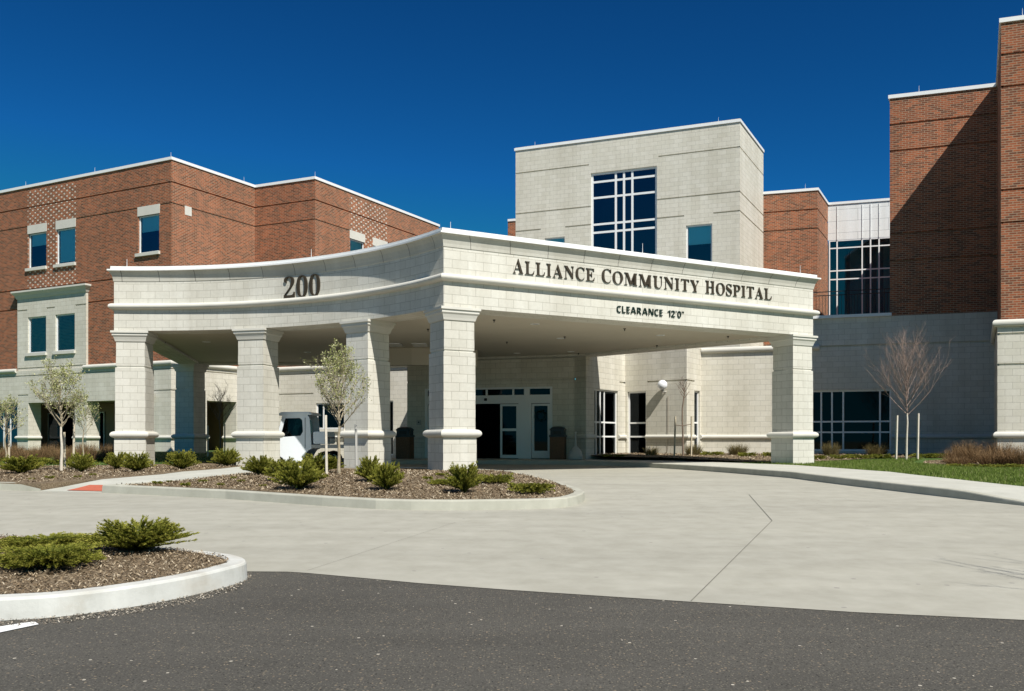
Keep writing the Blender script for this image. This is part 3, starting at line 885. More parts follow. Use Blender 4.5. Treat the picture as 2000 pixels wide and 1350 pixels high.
build('vestibule_wall', vwall, 'stone_warm', B)
hmz = (1.38, 0.84)
add_window(B, plU, wU[0], wU[1], 0.12, 2.62, vm=[sU(x) for x in (1168, 1176, 1184)], hm=hmz, sill=False, glass='glass_dark')
add_window(B, plW, wW[0], wW[1], 0.12, 2.62, hm=hmz, sill=False, glass='glass_dark')
add_window(B, plX, wX[0], wX[1], 0.12, 2.62, hm=hmz, sill=False, glass='glass_dark')
S1_ = (17.30, 31.94); M0 = (13.95, 33.08)
plS = Plane(S0, S1_)
sS = plS.S
for pth in ([V0, ptn(plV, d0)], [ptn(plV, d1), V1, U0, ptn(plU, wU[0])], [ptn(plU, wU[1]), U1, ptn(plW, wW[0])], [ptn(plW, wW[1]), X0, ptn(plX, wX[0])], [ptn(plX, wX[1]), S0, ptn(plS, sS(1574))], [ptn(plS, sS(1741)), S1_]):
    mold(pth, bt, caps=True)
rf.poly([(V0[0], V0[1], ZV), (V1[0], V1[1], ZV), (U1[0], U1[1], ZV), (X0[0], X0[1], ZV), (S0[0], S0[1], ZV), (9, 46, ZV), (-3, 46, ZV)])
build('stone_wall', swall, 'stone_warm', B); swall = MB()
# S wall with parapet
s_step = sS(1584)
wall(swall, plS, -0.2, ZB, [(sS(1574), sS(1741), 0.30, 2.58, 0.12)], [])
wall(swall, plS, ZB, 5.29, [], [ZB + 0.03], s0=s_step)
swall.poly([plS.P(s_step, 0, ZB), plS.P(s_step, -1, ZB), plS.P(s_step, -1, 5.29), plS.P(s_step, 0, 5.29)], [(0, 0), (1, 0), (1, 1), (0, 1)])
mold([S0, ptn(plS, s_step + 0.3)], tp, caps=True)
add_window(B, plS, sS(1574), sS(1741), 0.30, 2.58, vm=[sS(x) for x in (1604, 1625, 1647, 1719)], hm=(1.40, 1.0), sill=False, glass='glass_dark', room=2.0)
pc = MB()
sweep(pc, [ptn(plS, s_step), ptn(plS, sS(1741))], [(0, 5.29), (0.10, 5.29), (0.10, 5.40), (-0.35, 5.42)], caps=True)
build('parapet_coping', pc, 'coping', B)
rf.poly([plS.P(s_step, -0.1, 5.0), plS.P(plS.len, -0.1, 5.0), (22, 50, 5.0), (12, 50, 5.0)])
# roof terrace railing
rl = MB(); plR = plS.shift(-0.5)
ra, rb = plR.S(1575), plR.S(1745)
for z in (6.36, 6.22, 5.45):
    rl.box(plR.P(ra, 0, z), plR.P(rb, 0, 0) - plR.P(ra, 0, 0), plR.P(0, -0.03, 0) - plR.P(0, 0, 0), Vector((0, 0, 0.03)))
s_ = ra; k = 0
while s_ < rb:
    w_ = 0.035 if k % 12 == 0 else 0.014
    rl.box(plR.P(s_, 0.0, 5.0), plR.P(w_, 0, 0) - plR.P(0, 0, 0), plR.P(0, -w_, 0) - plR.P(0, 0, 0), Vector((0, 0, 1.37 if k % 12 == 0 else 1.23)))
    s_ += 0.115; k += 1
build('terrace_railing', rl, 'black', B)
# mid tower M
bwall = MB()
plM = Plane(M0, S1_)
ZM = 13.3
wall(bwall, plM, 5.29, ZM, [], [12.34, 11.37, 8.3, 7.3])
dm = Vector((0.485, 0.875))
wall(bwall, Plane(v2(M0) + dm * 14, M0), 5.0, ZM, [], [12.34, 11.37])
NC = (14.77, 27.06)
plN = Plane(NC, v2(NC) + Vector((0.947, -0.322)) * 16); plNs = Plane(S1_, NC)
corner_fill(bwall, S1_, plM, plNs, 5.3, ZM)
coping([tuple(v2(M0) + dm * 14), M0, tuple(v2(S1_))], ZM)
wall(bwall, plN, ZB, ZM, [], [12.34, 11.37, 8.25, 7.27])
wall(bwall, plNs, ZB, ZM, [], [12.34, 11.37, 8.25, 7.27])
cN = isect(plNs.shift(0.1), plN.shift(0.1)); swallN = MB()
wall(swallN, Plane(cN, plN.shift(0.10).q), -0.2, ZB, [], [2.98, 3.9]); wall(swallN, Plane(plNs.shift(0.10).p, cN), -0.2, ZB, [], [2.98, 3.9])
build('stone_wall', swallN, 'stone_warm', B)
mold([tuple(plNs.P(0, 0.1)[:2]), tuple(isect(plNs.shift(0.1), plN.shift(0.1))), tuple(plN.P(16, 0.1)[:2])], tp)
mold([tuple(plNs.P(0, 0.1)[:2]), tuple(isect(plNs.shift(0.1), plN.shift(0.1))), tuple(plN.P(16, 0.1)[:2])], torus_prof(0.86, 0.10, 0.01))
NR = v2(NC) + Vector((0.947, -0.322)) * 16
coping([S1_, NC, tuple(NR), tuple(NR + dm * 20)], ZM)
wall(bwall, Plane(NR, NR + dm * 20), -0.2, ZM)
rf.poly([(S1_[0], S1_[1], ZM - 0.3), (NC[0], NC[1], ZM - 0.3), (NR.x, NR.y, ZM - 0.3), (NR.x + 9.7, NR.y + 17.5, ZM - 0.3), (24, 45, ZM - 0.3), (M0[0] + 6.8, M0[1] + 12.2, ZM - 0.3), (M0[0], M0[1], ZM - 0.3)])
build('brick_wall', bwall, 'brick', B)
bwall = MB()
# brick block K and glazed link G
K0 = yat(1485, 380.6, 12.6); K1 = yat(1597, 372, 12.6); K2 = yat(1617, 401, 12.6); G1 = yat(1745, 391.5, 12.6)
plK, plK2, plG = Plane(K0, K1), Plane(K1, K2), Plane(K2, G1)
wall(bwall, plK, 4.2, ZM, [], [12.37, 11.4]); wall(bwall, plK2, 4.2, ZM, [], [12.37, 11.4])
plG = Plane(K2, v2(K2) + (v2(G1) - v2(K2)) * 1.6)
coping([K0, K1, K2, tuple(plG.q)], ZM)
pn = MB(); gtop = 11.40
wall(pn, plG, gtop, ZM)
for px in (1635, 1684, 1700.4, 1717):
    s_ = plG.S(px); pn.box(plG.P(s_ - 0.02, 0.03, gtop), plG.P(0.04, 0, 0) - plG.P(0, 0, 0), plG.P(0, -0.03, 0) - plG.P(0, 0, 0), Vector((0, 0, ZM - gtop - 0.1)))
build('white_panel', pn, 'panel', B)
add_window(B, plG, 0.05, plG.len, 5.1, gtop, rev=0.06, vm=[plG.S(x) for x in (1635, 1684, 1700.4, 1717, 1760)], hm=(10.97, 9.76, 9.30, 6.8), sill=False, room=2.2, fw=0.065, roommat='painted_reflection')
build('brick_wall', bwall, 'brick', B)
# stone tower
HT = 14.9; ZT = HT + EYE
T0 = yat(1007, 289, HT); T1 = yat(1445, 231.5, HT); T2 = yat(1491, 292.5, HT)
plT, plT2 = Plane(T0, T1), Plane(T1, T2)
sT = plT.S
bw = (sT(1154), sT(1283)); sw = (sT(1340), sT(1391)); lw = (sT(1064), sT(1103))
gr = []
for z, spans in ((14.29, [(0, sT(1150)), (sT(1286), plT.len)]), (12.23, [(0, bw[0]), (bw[1], plT.len)]),
                 (11.33, [(0, sT(1056)), (sT(1104), bw[0]), (bw[1], sT(1336)), (sT(1393), plT.len)])):
    for a, b in spans: gr.append((z, a, b))
tw = MB()
wall(tw, plT, 4.0, ZT, [(bw[0], bw[1], 6.5, 13.86, 0.14), (sw[0], sw[1], 8.9, 10.86, 0.12), (lw[0], lw[1], 8.9, 10.86, 0.12)], gr)
wall(tw, plT2, 4.0, ZT, [], [14.29, 12.23, 11.33])
wall(tw, Plane(v2(T0) + Vector((1.7, 3.2)) * 1.5, T0), 4.0, ZT)
build('tower_wall', tw, 'stone_warm', B)
add_window(B, plT, bw[0], bw[1], 6.5, 13.86, rev=0.14, vm=[sT(x) for x in (1201.7, 1217.7, 1234)], hm=(13.42, 12.64, 11.33, 10.93, 9.6), sill=False, fw=0.10, room=1.5)
add_window(B, plT, sw[0], sw[1], 8.9, 10.86, blind=0.46, fw=0.07)
add_window(B, plT, lw[0], lw[1], 8.9, 10.86, blind=0.3)
coping([tuple(v2(T0) + Vector((1.7, 3.2)) * 1.5), T0, T1, T2], ZT - 0.16)
coping([T2, tuple(v2(T2) + Vector((-9, 4)))], ZT - 0.16)
rf.poly([(T0[0], T0[1], ZT - 0.4), (T1[0], T1[1], ZT - 0.4), (T2[0], T2[1], ZT - 0.4), (2.7, 50.4, ZT - 0.4)])
bwall = MB()
Q0 = yat(992, 433, 12.6); Q1 = (Q0[0] + 2.5, Q0[1] - 0.8)
wall(bwall, Plane(Q0, Q1), 4, 13.3, [], [12.37]); coping([Q0, Q1], 13.3)
wall(bwall, Plane(v2(Q0) + Vector((2, 4)), Q0), 4, 13.3)
build('brick_wall', bwall, 'brick', B)

build('stone_wall', swall, 'stone_warm', B)
build('roof', rf, 'roof', B)
# lightning rods on the roofs
def rods(parent, pts, mat='frame'):
    for (x, y, z, h) in pts:
        m_ = MB(); m_.tube([(x, y, z), (x, y, z + h)], [0.008, 0.004], 5, cap=True)
        build('lightning_rod', m_, mat, parent)
rp_ = []
for pl_, z, sts in ((plA, ZR + 0.18, (sA(-20), sA(45), sA(180), plA.len - 0.2)), (plB, ZR + 0.18, (4.6,)), (plC, ZR + 0.18, (plC.len - 0.1,)), (plT, ZT, (1.0, plT.len - 1)), (plM, ZM + 0.18, (1.0,)), (plN, ZM + 0.18, (0.6, 2.5)), (plK, ZM + 0.18, (2.2,))):
    for s_ in sts:
        p = pl_.P(s_, -0.15); rp_.append((p.x, p.y, z, 0.24))
rods(B, rp_)

# entrance doors (part of the building)
def dbar(mb, pl, a, b, c, d, o, t):
    mb.box(pl.P(a, o, c), pl.P(b, 0, 0) - pl.P(a, 0, 0), pl.P(0, -t, 0) - pl.P(0, 0, 0), Vector((0, 0, d - c)))
df = MB(); o_ = -0.03
zt = 2.72
bars = [(d0, d0 + 0.12, 0, zt), (d1 - 0.10, d1, 0, zt), (d0 + .12, d1 - .10, zt - 0.07, zt), (d0 + .12, d1 - .10, 2.10, 2.42),
        (sV(1012), sV(1037), 0, 2.10), (sV(860), sV(872), 0, 2.10)]
for q_ in bars: dbar(df, plV, *q_, o_, 0.10)
for px in (900, 948, 1000, 1023): dbar(df, plV, sV(px), sV(px) + 0.07, 2.42, zt - 0.07, o_ - 0.004, 0.08)
dbar(df, plV, sV(1023), sV(1034), 2.42, zt - 0.07, o_ - 0.002, 0.09)
DF = build('door_frame', df, 'frame', B)
tg = MB(); tg.poly([plV.P(d0 + .1, -0.09, 2.42), plV.P(d1 - .1, -0.09, 2.42), plV.P(d1 - .1, -0.09, 2.66), plV.P(d0 + .1, -0.09, 2.66)])
build('transom_pane', tg, 'glass_dark', DF)
def leaf(a, b, mid=None, bot=0.12, st=0.09, o=-0.06):
    m_ = MB()
    for q_ in ((a, a + st, 0.02, 2.08), (b - st, b, 0.02, 2.08), (a + st, b - st, 2.0, 2.08), (a + st, b - st, 0.02, 0.02 + bot)): dbar(m_, plV, *q_, o, 0.05)
    if mid: dbar(m_, plV, a + st, b - st, mid - 0.05, mid + 0.05, o - 0.002, 0.046)
    d_ = build('door', m_, 'frame', B)
    g = MB(); g.poly([plV.P(a + st / 2, o - 0.025, 0.1), plV.P(b - st / 2, o - 0.025, 0.1), plV.P(b - st / 2, o - 0.025, 2.05), plV.P(a + st / 2, o - 0.025, 2.05)])
    build('pane', g, 'glass_dark', d_)
    return d_
leaf(sV(976), sV(1011.5), mid=1.1, st=0.08)["label"] = "white framed sliding glass leaf beside the open doorway"
leaf(sV(1037.5), d1 - 0.105, bot=0.28, st=0.10)["label"] = "white framed glass door with a wreath, right of the sliding doors"
leaf(sV(872.5), sV(905), mid=1.1, st=0.08)
leaf(d0 + 0.125, sV(859.5), bot=0.28, st=0.06)
sn = MB(); p = plV.P(sV(948), -0.02, 2.26); sn.lathe((p.x, p.y - 0.03, p.z), [(0, -0.05), (0.05, -0.05), (0.06, 0), (0.05, 0.05), (0, 0.05)], 12)
build('door_sensor', sn, 'black', DF)
ir = MB()
a, b = d0 - 0.3, d1 + 0.3
ir.poly([plV.P(a, -4, 0), plV.P(b, -4, 0), plV.P(b, -4, 3), plV.P(a, -4, 3)])
ir.poly([plV.P(a, -0.2, 0), plV.P(a, -4, 0), plV.P(a, -4, 3), plV.P(a, -0.2, 3)])
ir.poly([plV.P(b, -4, 0), plV.P(b, -0.2, 0), plV.P(b, -0.2, 3), plV.P(b, -4, 3)])
ir.poly([plV.P(a, -0.2, 2.9), plV.P(b, -0.2, 2.9), plV.P(b, -4, 2.9), plV.P(a, -4, 2.9)])
ir.poly([plV.P(a, -0.1, 0.01), plV.P(b, -0.1, 0.01), plV.P(b, -4, 0.01), plV.P(a, -4, 0.01)])
build('entrance_hall', ir, 'dark', B)
# wreath on the right door
wr = MB(); cxy = (sV(1055), 1.62); r_ = random.Random(3)
for i in range(420):
    a = r_.uniform(0, 6.283); rr_ = 0.19 + r_.gauss(0, 0.035)
    c0 = plV.P(cxy[0] + rr_ * math.cos(a), -0.03 + r_.uniform(0, 0.05), cxy[1] + rr_ * math.sin(a))
    u = Vector((r_.uniform(-1, 1), r_.uniform(-1, 1), r_.uniform(-1, 1))) * 0.035; w_ = Vector((r_.uniform(-1, 1), r_.uniform(-1, 1), r_.uniform(-1, 1))) * 0.012
    wr.poly([c0 - u, c0 + w_, c0 + u])
tag(build('wreath', wr, 'wreath'), "round dark evergreen wreath hanging on the glass door right of the entrance", "wreath")
# intercom plate
ip = MB(); dbar(ip, plV, sV(814), sV(822), 1.30, 1.50, 0.03, 0.03)
IP = build('wall_plate', ip, 'greyplastic'); tag(IP, "small pale square push plate on the wall left of the entrance doors", "switch")
ib = MB(); dbar(ib, plV, sV(817), sV(819.5), 1.375, 1.43, 0.038, 0.008)
ob = build('button', ib, 'black'); ob.parent = IP

# ------------------------------------------------------------------ CANOPY
CZB, CZT = 3.77, 5.56
L0 = (-11.15, 25.10); NCc = (-1.57, 20.55); RR = (8.87, 26.40); EE = (8.02, 27.90)
cc = (-10.75, 13.60)
# circle through L0 and NCc with sagitta 1.3 (concave front)
def arc3(P, Q, sag, n):
    P, Q = v2(P), v2(Q); ch = (Q - P).length; Rr = ch * ch / (8 * sag) + sag / 2
    mid = (P + Q) / 2; nn = Vector((-(Q - P).y, (Q - P).x)).normalized()
    cen_ = mid + nn * (sag - Rr)
    a0 = math.atan2(P.y - cen_.y, P.x - cen_.x); a1 = math.atan2(Q.y - cen_.y, Q.x - cen_.x)
    return [(cen_.x + Rr * math.cos(a0 + (a1 - a0) * k / n), cen_.y + Rr * math.sin(a0 + (a1 - a0) * k / n)) for k in range(n + 1)]
ARC = arc3(L0, NCc, 1.38, 48)
BL = (-13.55, 36.7)
per = [BL] + ARC + [RR, EE, (2.75, 33.3), (-4.0, 35.7), (-6.5, 37.2)]
CA = empty('entrance_canopy', (-1, 28, 0))
tag(CA, "pale stone entrance canopy on square columns, curved left front, lettered right front", "canopy")
front = per[:len(ARC) + 3]     # BL .. EE
fs = MB()
sweep(fs, per, [(-0.80, CZB + 0.07), (-0.80, CZB), (0.0, CZB), (0.0, 4.36)], closed=True)
sweep(fs, per, [(0.0, 4.53), (0.0, 5.14)], closed=True)
build('fascia', fs, 'stone', CA)
to = MB(); sweep(to, per, [(0, 4.36), (0.02, 4.36)] + torus_prof(4.445, 0.12, 0.02, 10, ry=0.085) + [(0, 4.53)], closed=True)
build('fascia_moulding', to, 'cast', CA, smooth=False)
co = MB(); sweep(co, per, [(0.0, 5.14), (0.015, 5.15), (0.025, 5.22), (0.055, 5.32), (0.10, 5.40), (0.13, 5.43)], closed=True)
build('cornice', co, 'cornice', CA)
cp = MB(); sweep(cp, per, [(0.13, 5.43), (0.16, 5.43), (0.16, 5.47), (0.08, 5.475), (0.08, 5.56), (-0.35, 5.57), (-0.35, 5.4)], closed=True)
build('coping', cp, 'coping', CA)
def fill(name, path, z, mat, parent, flip=False):
    bm = bmesh.new(); f = bm.faces.new([bm.verts.new((p[0], p[1], z)) for p in path])
    bmesh.ops.triangulate(bm, faces=[f]); 
    if flip: bmesh.ops.reverse_faces(bm, faces=bm.faces[:])
    me = bpy.data.meshes.new(name); bm.to_mesh(me); bm.free(); me.materials.append(M[mat])
    o = bpy.data.objects.new(name, me); link(o); o.parent = parent; o.location = -root_of(parent); return o
inn = []
Vp = [v2(p) for p in per]
for i in range(len(Vp)):
    d0_ = (Vp[i] - Vp[i - 1]).normalized(); d1_ = (Vp[(i + 1) % len(Vp)] - Vp[i]).normalized()
    n0 = Vector((d0_.y, -d0_.x)); n1 = Vector((d1_.y, -d1_.x)); m_ = (n0 + n1) / max(0.2, 1 + n0.dot(n1))
    inn.append(tuple(Vp[i] - m_ * 0.79))
fill('soffit', inn, CZB + 0.065, 'soffit', CA)
fill('roof', inn, 5.42, 'roof', CA)
# beam behind the third column and bright panels in front of it
bmz = MB(); bp = [(-5.6, 31.2), (-4.6, 30.6), (-3.4, 30.3), (-2.2, 30.5), (-1.2, 31.2)]
sweep(bmz, bp, [(-0.4, 3.25), (0, 3.25), (0.0, CZB + 0.06)], caps=False)
build('soffit_beam', bmz, 'soffit', CA)
for a, b in (((-4.35, 28.9), (-3.62, 29.9)), ((-3.25, 28.9), (-2.78, 29.9))):
    m_ = MB(); z = CZB + 0.045
    m_.abox(a[0], a[1], z, b[0], b[1], z + 0.02)
    build('ceiling_panel', m_, 'globe', CA)
# recessed lights and sprinklers
for px, py in ((403, 668), (600, 688), (1045, 633), (1095, 661), (1010, 690), (1115, 687), (1290, 655), (860, 650)):
    Y = (CZB + 0.06 - EYE) * F / (HY - py); x = rx(px) * Y
    m_ = MB(); m_.lathe((x, Y, CZB + 0.065), [(0.13, 0.0), (0.13, -0.012), (0.09, -0.015), (0.085, 0.0), (0, 0.0)], 16)
    build('recessed_light', m_, 'coping', CA)
for px, py in ((965, 625), (1103, 658), (1220, 642), (1283, 675), (1422, 657), (836, 643), (322, 668), (350, 690), (990, 668), (1130, 690)):
    Y = (CZB + 0.06 - EYE) * F / (HY - py); x = rx(px) * Y
    m_ = MB(); m_.lathe((x, Y, CZB + 0.065), [(0.035, 0.0), (0.035, -0.02), (0.012, -0.03), (0.012, -0.06), (0.03, -0.065), (0, -0.07)], 8)
    build('sprinkler', m_, 'black', CA)
rods(CA, [(rx(px) * Y, Y, 5.56, 0.26) for px, Y in ((248, 25.3), (608, 24.0), (880, 21.0), (1255, 23.3), (1563, 26.2))])

def column(cx, cy, ang, w=0.80):
    """square stone column: plinth, torus, shaft, capital. ang: direction of its front face"""
    h = w / 2; c_, s_ = math.cos(ang), math.sin(ang)
    def sq(hh): return [(cx + c_ * a * hh - s_ * b * hh, cy + s_ * a * hh + c_ * b * hh) for a, b in ((-1, -1), (1, -1), (1, 1), (-1, 1))]
    m_ = MB()
    sweep(m_, sq(h), [(0.02, -0.35), (0.02, 0.76), (0, 0.76)], closed=True)
    sweep(m_, sq(h), [(0, 0.95), (0, 2.74), (-0.035, 2.75), (-0.035, 2.785), (-0.018, 2.79), (-0.022, 3.47)], closed=True)
    col = build('column', m_, 'stone', CA)
    t = MB(); sweep(t, sq(h), [(0, 0.76)] + torus_prof(0.855, 0.115, 0.0, 10, ry=0.095) + [(0, 0.95)], closed=True)
    build('base_moulding', t, 'cast', col)
    k = MB(); sweep(k, sq(h), [(-0.022, 3.47), (0.0, 3.475), (0.015, 3.53), (0.04, 3.60), (0.07, 3.64), (0.07, 3.71), (0.10, 3.71), (0.10, CZB - 0.002), (-0.2, CZB - 0.002)], closed=True)
    build('capital', k, 'cast', col)
    return col
def col_at(corner, ang, w=0.82):
    """corner = near-left corner of the front face"""
    d = Vector((math.cos(ang), math.sin(ang))); n = Vector((-d.y, d.x))
    c = v2(corner) + d * w / 2 + n * w / 2
    return column(c.x, c.y, ang, w)
tA = math.atan2(RR[1] - NCc[1], RR[0] - NCc[0])
col_at(NCc, tA)
dR = Vector((math.cos(tA), math.sin(tA)))
col_at(tuple(v2(RR) - dR * 0.82), tA)
def arc_pt(px):
    best = min(range(len(ARC) - 1), key=lambda i: abs(ARC[i][0] / ARC[i][1] - rx(px)))
    while best > 0 and ARC[best][0] / ARC[best][1] > rx(px): best -= 1
    while best < len(ARC) - 2 and ARC[best + 1][0] / ARC[best + 1][1] < rx(px): best += 1
    a, b = v2(ARC[best]), v2(ARC[best + 1]); d = (b - a)
    k = (rx(px) - a.x / a.y) / (b.x / b.y - a.x / a.y)
    return a + d * k, math.atan2(d.y, d.x)
p_, an = arc_pt(222); col_at(tuple(v2(p_) + Vector((0.03, 0.02))), R(6))
p_, an = arc_pt(463); col_at(tuple(p_), an - R(1))
p_, an = arc_pt(674); col_at(tuple(p_), an - R(1))
column(rx(372) * 36.4, 36.4, R(-14), 0.84)

# lettering
def glyphs(text, kind):
    out = ''
    for ch in text:
        if 'A' <= ch <= 'Z':
            out += chr((0x1D400 if kind == 'serif' else 0x1D5D4) + ord(ch) - 65)
        elif '0' <= ch <= '9':
            out += chr((0x1D7CE if kind == 'serif' else 0x1D7EC) + ord(ch) - 48)
        else: out += ch
    return out
def letter_mesh(ch, kind, depth):
    cu = bpy.data.curves.new('letter', 'FONT'); cu.body = glyphs(ch, kind); cu.size = 1.0; cu.extrude = depth / 2; cu.resolution_u = 6; cu.offset = -0.015
    o = bpy.data.objects.new('tmp', cu); COL.objects.link(o)
    bpy.context.view_layer.update()
    me = bpy.data.meshes.new_from_object(o.evaluated_get(bpy.context.evaluated_depsgraph_get()))
    bpy.data.objects.remove(o); bpy.data.curves.remove(cu)
    me.name = 'letter'
    return me
LM = {}
def letter(ch, kind, depth=0.12):
    if (ch, kind) not in LM:
        me = letter_mesh(ch, kind, depth)
        xs = [v.co.x for v in me.vertices]; ys = [v.co.y for v in me.vertices]
        LM[(ch, kind)] = (me, min(xs), max(xs), min(ys), max(ys))
    return LM[(ch, kind)]
def set_text(words, kind, cap, posfn, mat, gap=0.10, spread=1.0, standoff=0.03, big=1.0, group=None, xs_=None):
    """words: [(text, s0, s1)]; posfn(s)->(point2d, angle, z)"""
    capH = letter('E', kind)[4] if kind != 'digits' else 1
    for text, s0, s1 in words:
        ws = []
        for i, ch in enumerate(text):
            me, x0, x1, y0, y1 = letter(ch, kind)
            ws.append((x1 - x0))
        sc = cap / capH
        gapm = gap * cap
        tot = sum(w * sc for w in ws) + gapm * (len(text) - 1)
        kx = (s1 - s0) / tot
        s = s0
        for i, ch in enumerate(text):
            me, x0, x1, y0, y1 = letter(ch, kind)
            w = (x1 - x0) * sc * kx
            (pp, ang, z) = posfn(s + w / 2)
            o = bpy.data.objects.new('letter', me.copy()); COL.objects.link(o)
            o.data.materials.clear(); o.data.materials.append(M[mat])
            sy = sc * (big if i == 0 else 1.0)
            o.parent = CA
            T = Matrix.Translation(Vector((pp.x, pp.y, z)) - root_of(CA)) @ Matrix.Rotation(ang, 4, 'Z') @ Matrix.Rotation(R(90), 4, 'X') @ Matrix.Diagonal((sc * kx, sy, 0.30, 1)) @ Matrix.Translation((-(x0 + x1) / 2, 0, 0))
            o.data.transform(T)
            s += w + gapm * kx
def pos_right(zb, off):
    dd = dR; nn = Vector((dd.y, -dd.x))
    return lambda s: (v2(NCc) + dd * s + nn * off, tA, zb)
set_text([("ALLIANCE", 1.82, 4.17), ("COMMUNITY", 4.40, 7.60), ("HOSPITAL", 7.82, 10.27)], 'serif', 0.315, pos_right(4.70, 0.018), 'letter', gap=0.17, big=1.10)
set_text([("CLEARANCE", 4.86, 6.34), ("12'0\"", 6.52, 7.06)], 'sans', 0.172, pos_right(3.97, 0.012), 'green_letter', gap=0.20)
def pos_arc(zb, off):
    def f(s):
        acc = 0
        for i in range(len(ARC) - 1):
            a, b = v2(ARC[i]), v2(ARC[i + 1]); l = (b - a).length
            if acc + l >= s:
                d = (b - a).normalized(); return (a + d * (s - acc) + Vector((d.y, -d.x)) * off, math.atan2(d.y, d.x), zb)
            acc += l
    return f
def arc_s(px):
    acc = 0
    for i in range(len(ARC) - 1):
        a, b = v2(ARC[i]), v2(ARC[i + 1])
        if b.x / b.y >= rx(px): return acc + (rx(px) - a.x / a.y) / (b.x / b.y - a.x / a.y) * (b - a).length
        acc += (b - a).length
set_text([("200", arc_s(556), arc_s(626))], 'serif', 0.55, pos_arc(4.53, 0.025), 'letter', gap=0.14)

# ------------------------------------------------------------------ TREES, SHRUBS
def make_tree(name, h, trunk_h, seed, crown_r, bark, leaves=None, nbr=16, sub=5, twig=4, leafn=5, tr=0.035, thin=1.0, loc=(0, 0, 0), trunkmat=None):
    r = random.Random(seed)
    root = empty(name, loc)
    t = MB()
    ax = [Vector((0, 0, -0.05))]
    k = 9
    for i in range(1, k + 1):
        ax.append(Vector((r.uniform(-.02, .02) * i * 0.5, r.uniform(-.02, .02) * i * 0.5, h * 0.93 * i / k)))
    t.tube(ax[:5], [tr * (1 - 0.5 * i / k) for i in range(5)], 7)
    trunk = MB(); 
    def axis(z):
        u = max(0, min(0.999, z / (h * 0.93))) * k; i = int(u); return ax[i].lerp(ax[min(i + 1, k)], u - i)
    br = MB(); lf = MB()
    br.tube([axis(trunk_h * 0.9 + (h * .93 - trunk_h * .9) * q / 5) for q in range(6)], [tr * 0.55 * (1 - 0.85 * q / 5) for q in range(6)], 5)
    tr_pts = [axis(trunk_h * 1.05 * q / 5) if q else Vector((0, 0, -0.05)) for q in range(6)]
    trunk.tube(tr_pts, [tr * (1.15 - 0.09 * q * 4 / 4) if q else tr * 1.3 for q in range(6)], 7)
    def leafs(p, n, s=0.035):
        for _ in range(n):
            c0 = p + Vector((r.gauss(0, .03), r.gauss(0, .03), r.gauss(0, .03)))
            u = Vector((r.uniform(-1, 1), r.uniform(-1, 1), r.uniform(-1, 1))).normalized() * s * r.uniform(.5, 1.2)
            w_ = Vector((r.uniform(-1, 1), r.uniform(-1, 1), r.uniform(-1, 1))).normalized() * s * 0.5
            lf.poly([c0 - u, c0 + w_, c0 + u, c0 - w_ * 0.7], None, 0, r.random())
    def branch(p, d, ln, rad, lvl):
        pts = [p]; q = p.copy(); dd = d.normalized(); seg = 4 if lvl < 2 else 3
        for i in range(seg):
            dd = (dd + Vector((r.uniform(-.16, .16), r.uniform(-.16, .16), 0.13 if lvl else 0.10))).normalized()
            q = q + dd * ln / seg; pts.append(q)
        br.tube(pts, [rad * (1 - 0.8 * i / seg) for i in range(seg + 1)], 4 if lvl < 2 else 3)
        if lvl < 2:
            for j_ in range(sub if lvl == 0 else twig):
                u = r.uniform(0.25, 0.98) * seg; i = min(int(u), seg - 1); pp = pts[i].lerp(pts[i + 1], u - i)
                side = Vector((r.uniform(-1, 1), r.uniform(-1, 1), r.uniform(-0.2, .7))).normalized()
                branch(pp, (dd * 0.75 + side * 0.8), ln * r.uniform(0.28, 0.5), rad * 0.5 * thin, lvl + 1)
        if leaves and lvl >= 1:
            for i in range(1, seg + 1):
                if r.random() < 0.75: leafs(pts[i], leafn if lvl == 2 else 1, 0.03)
    for i in range(nbr):
        z = trunk_h + (h * 0.9 - trunk_h) * ((i + r.random() * .6) / nbr) ** 1.15 * 0.9
        a = i * 2.4 + r.uniform(-.4, .4)
        rel = (z - trunk_h) / (h - trunk_h)
        ln = (crown_r * 1.6) * (0.95 - 0.55 * rel) * r.uniform(0.8, 1.1)
        d = Vector((math.cos(a), math.sin(a), 0.95 + 1.2 * rel))
        branch(axis(z), d, ln, tr * 0.42 * (1 - 0.5 * rel), 0)
    build('trunk', trunk, trunkmat or bark, root, smooth=True, local=True)
    build('branches', br, bark, root, local=True)
    if leaves: build('leaves', lf, leaves, root, local=True)
    return root
def stake(x, Y, h, label, z=None, mat='wood', w=0.045, group=None):
    m_ = MB(); zz = land(x, Y) if z is None else z
    m_.box((-w / 2, -w / 2, -0.1), (w, 0, 0), (0, w, 0), (0, 0, h + 0.1)); 
    m_.box((-w / 2, -w / 2, h), (w, 0, 0), (0, w, 0), (0, 0, 0.01))
    o = build('tree_stake', m_, mat); o.location = (x, Y, zz); o.rotation_euler = (R(random.Random(int(x * 100)).uniform(-1.5, 1.5)), R(random.Random(int(Y * 100)).uniform(-1.5, 1.5)), 0.4)
    tag(o, label, "stake", "stakes driven beside the young trees"); return o
def tree_at(px, Yd, name, top_py, crown0_py, wpx, seed, label, cat='tree', group=None, **kw):
    x = rx(px) * Yd; z = land(x, Yd); sc = F / Yd
    h = EYE + (HY - top_py) / sc - z; th = EYE + (HY - crown0_py) / sc - z
    t = make_tree(name, h, th, seed, wpx / 2 / sc, loc=(x, Yd, z), **kw)
    tag(t, label, cat, group); return t
YG = "young trees staked in the planting beds"
tree_at(120, 20.5, 'young_tree', 726, 838, 106, 11, "slim young tree with pale opening leaves in the left bed, its trunk wrapped white", group=YG, bark='bark_pale', leaves='buds', nbr=22, sub=6, twig=4, leafn=2, tr=0.032, trunkmat='white_stake')
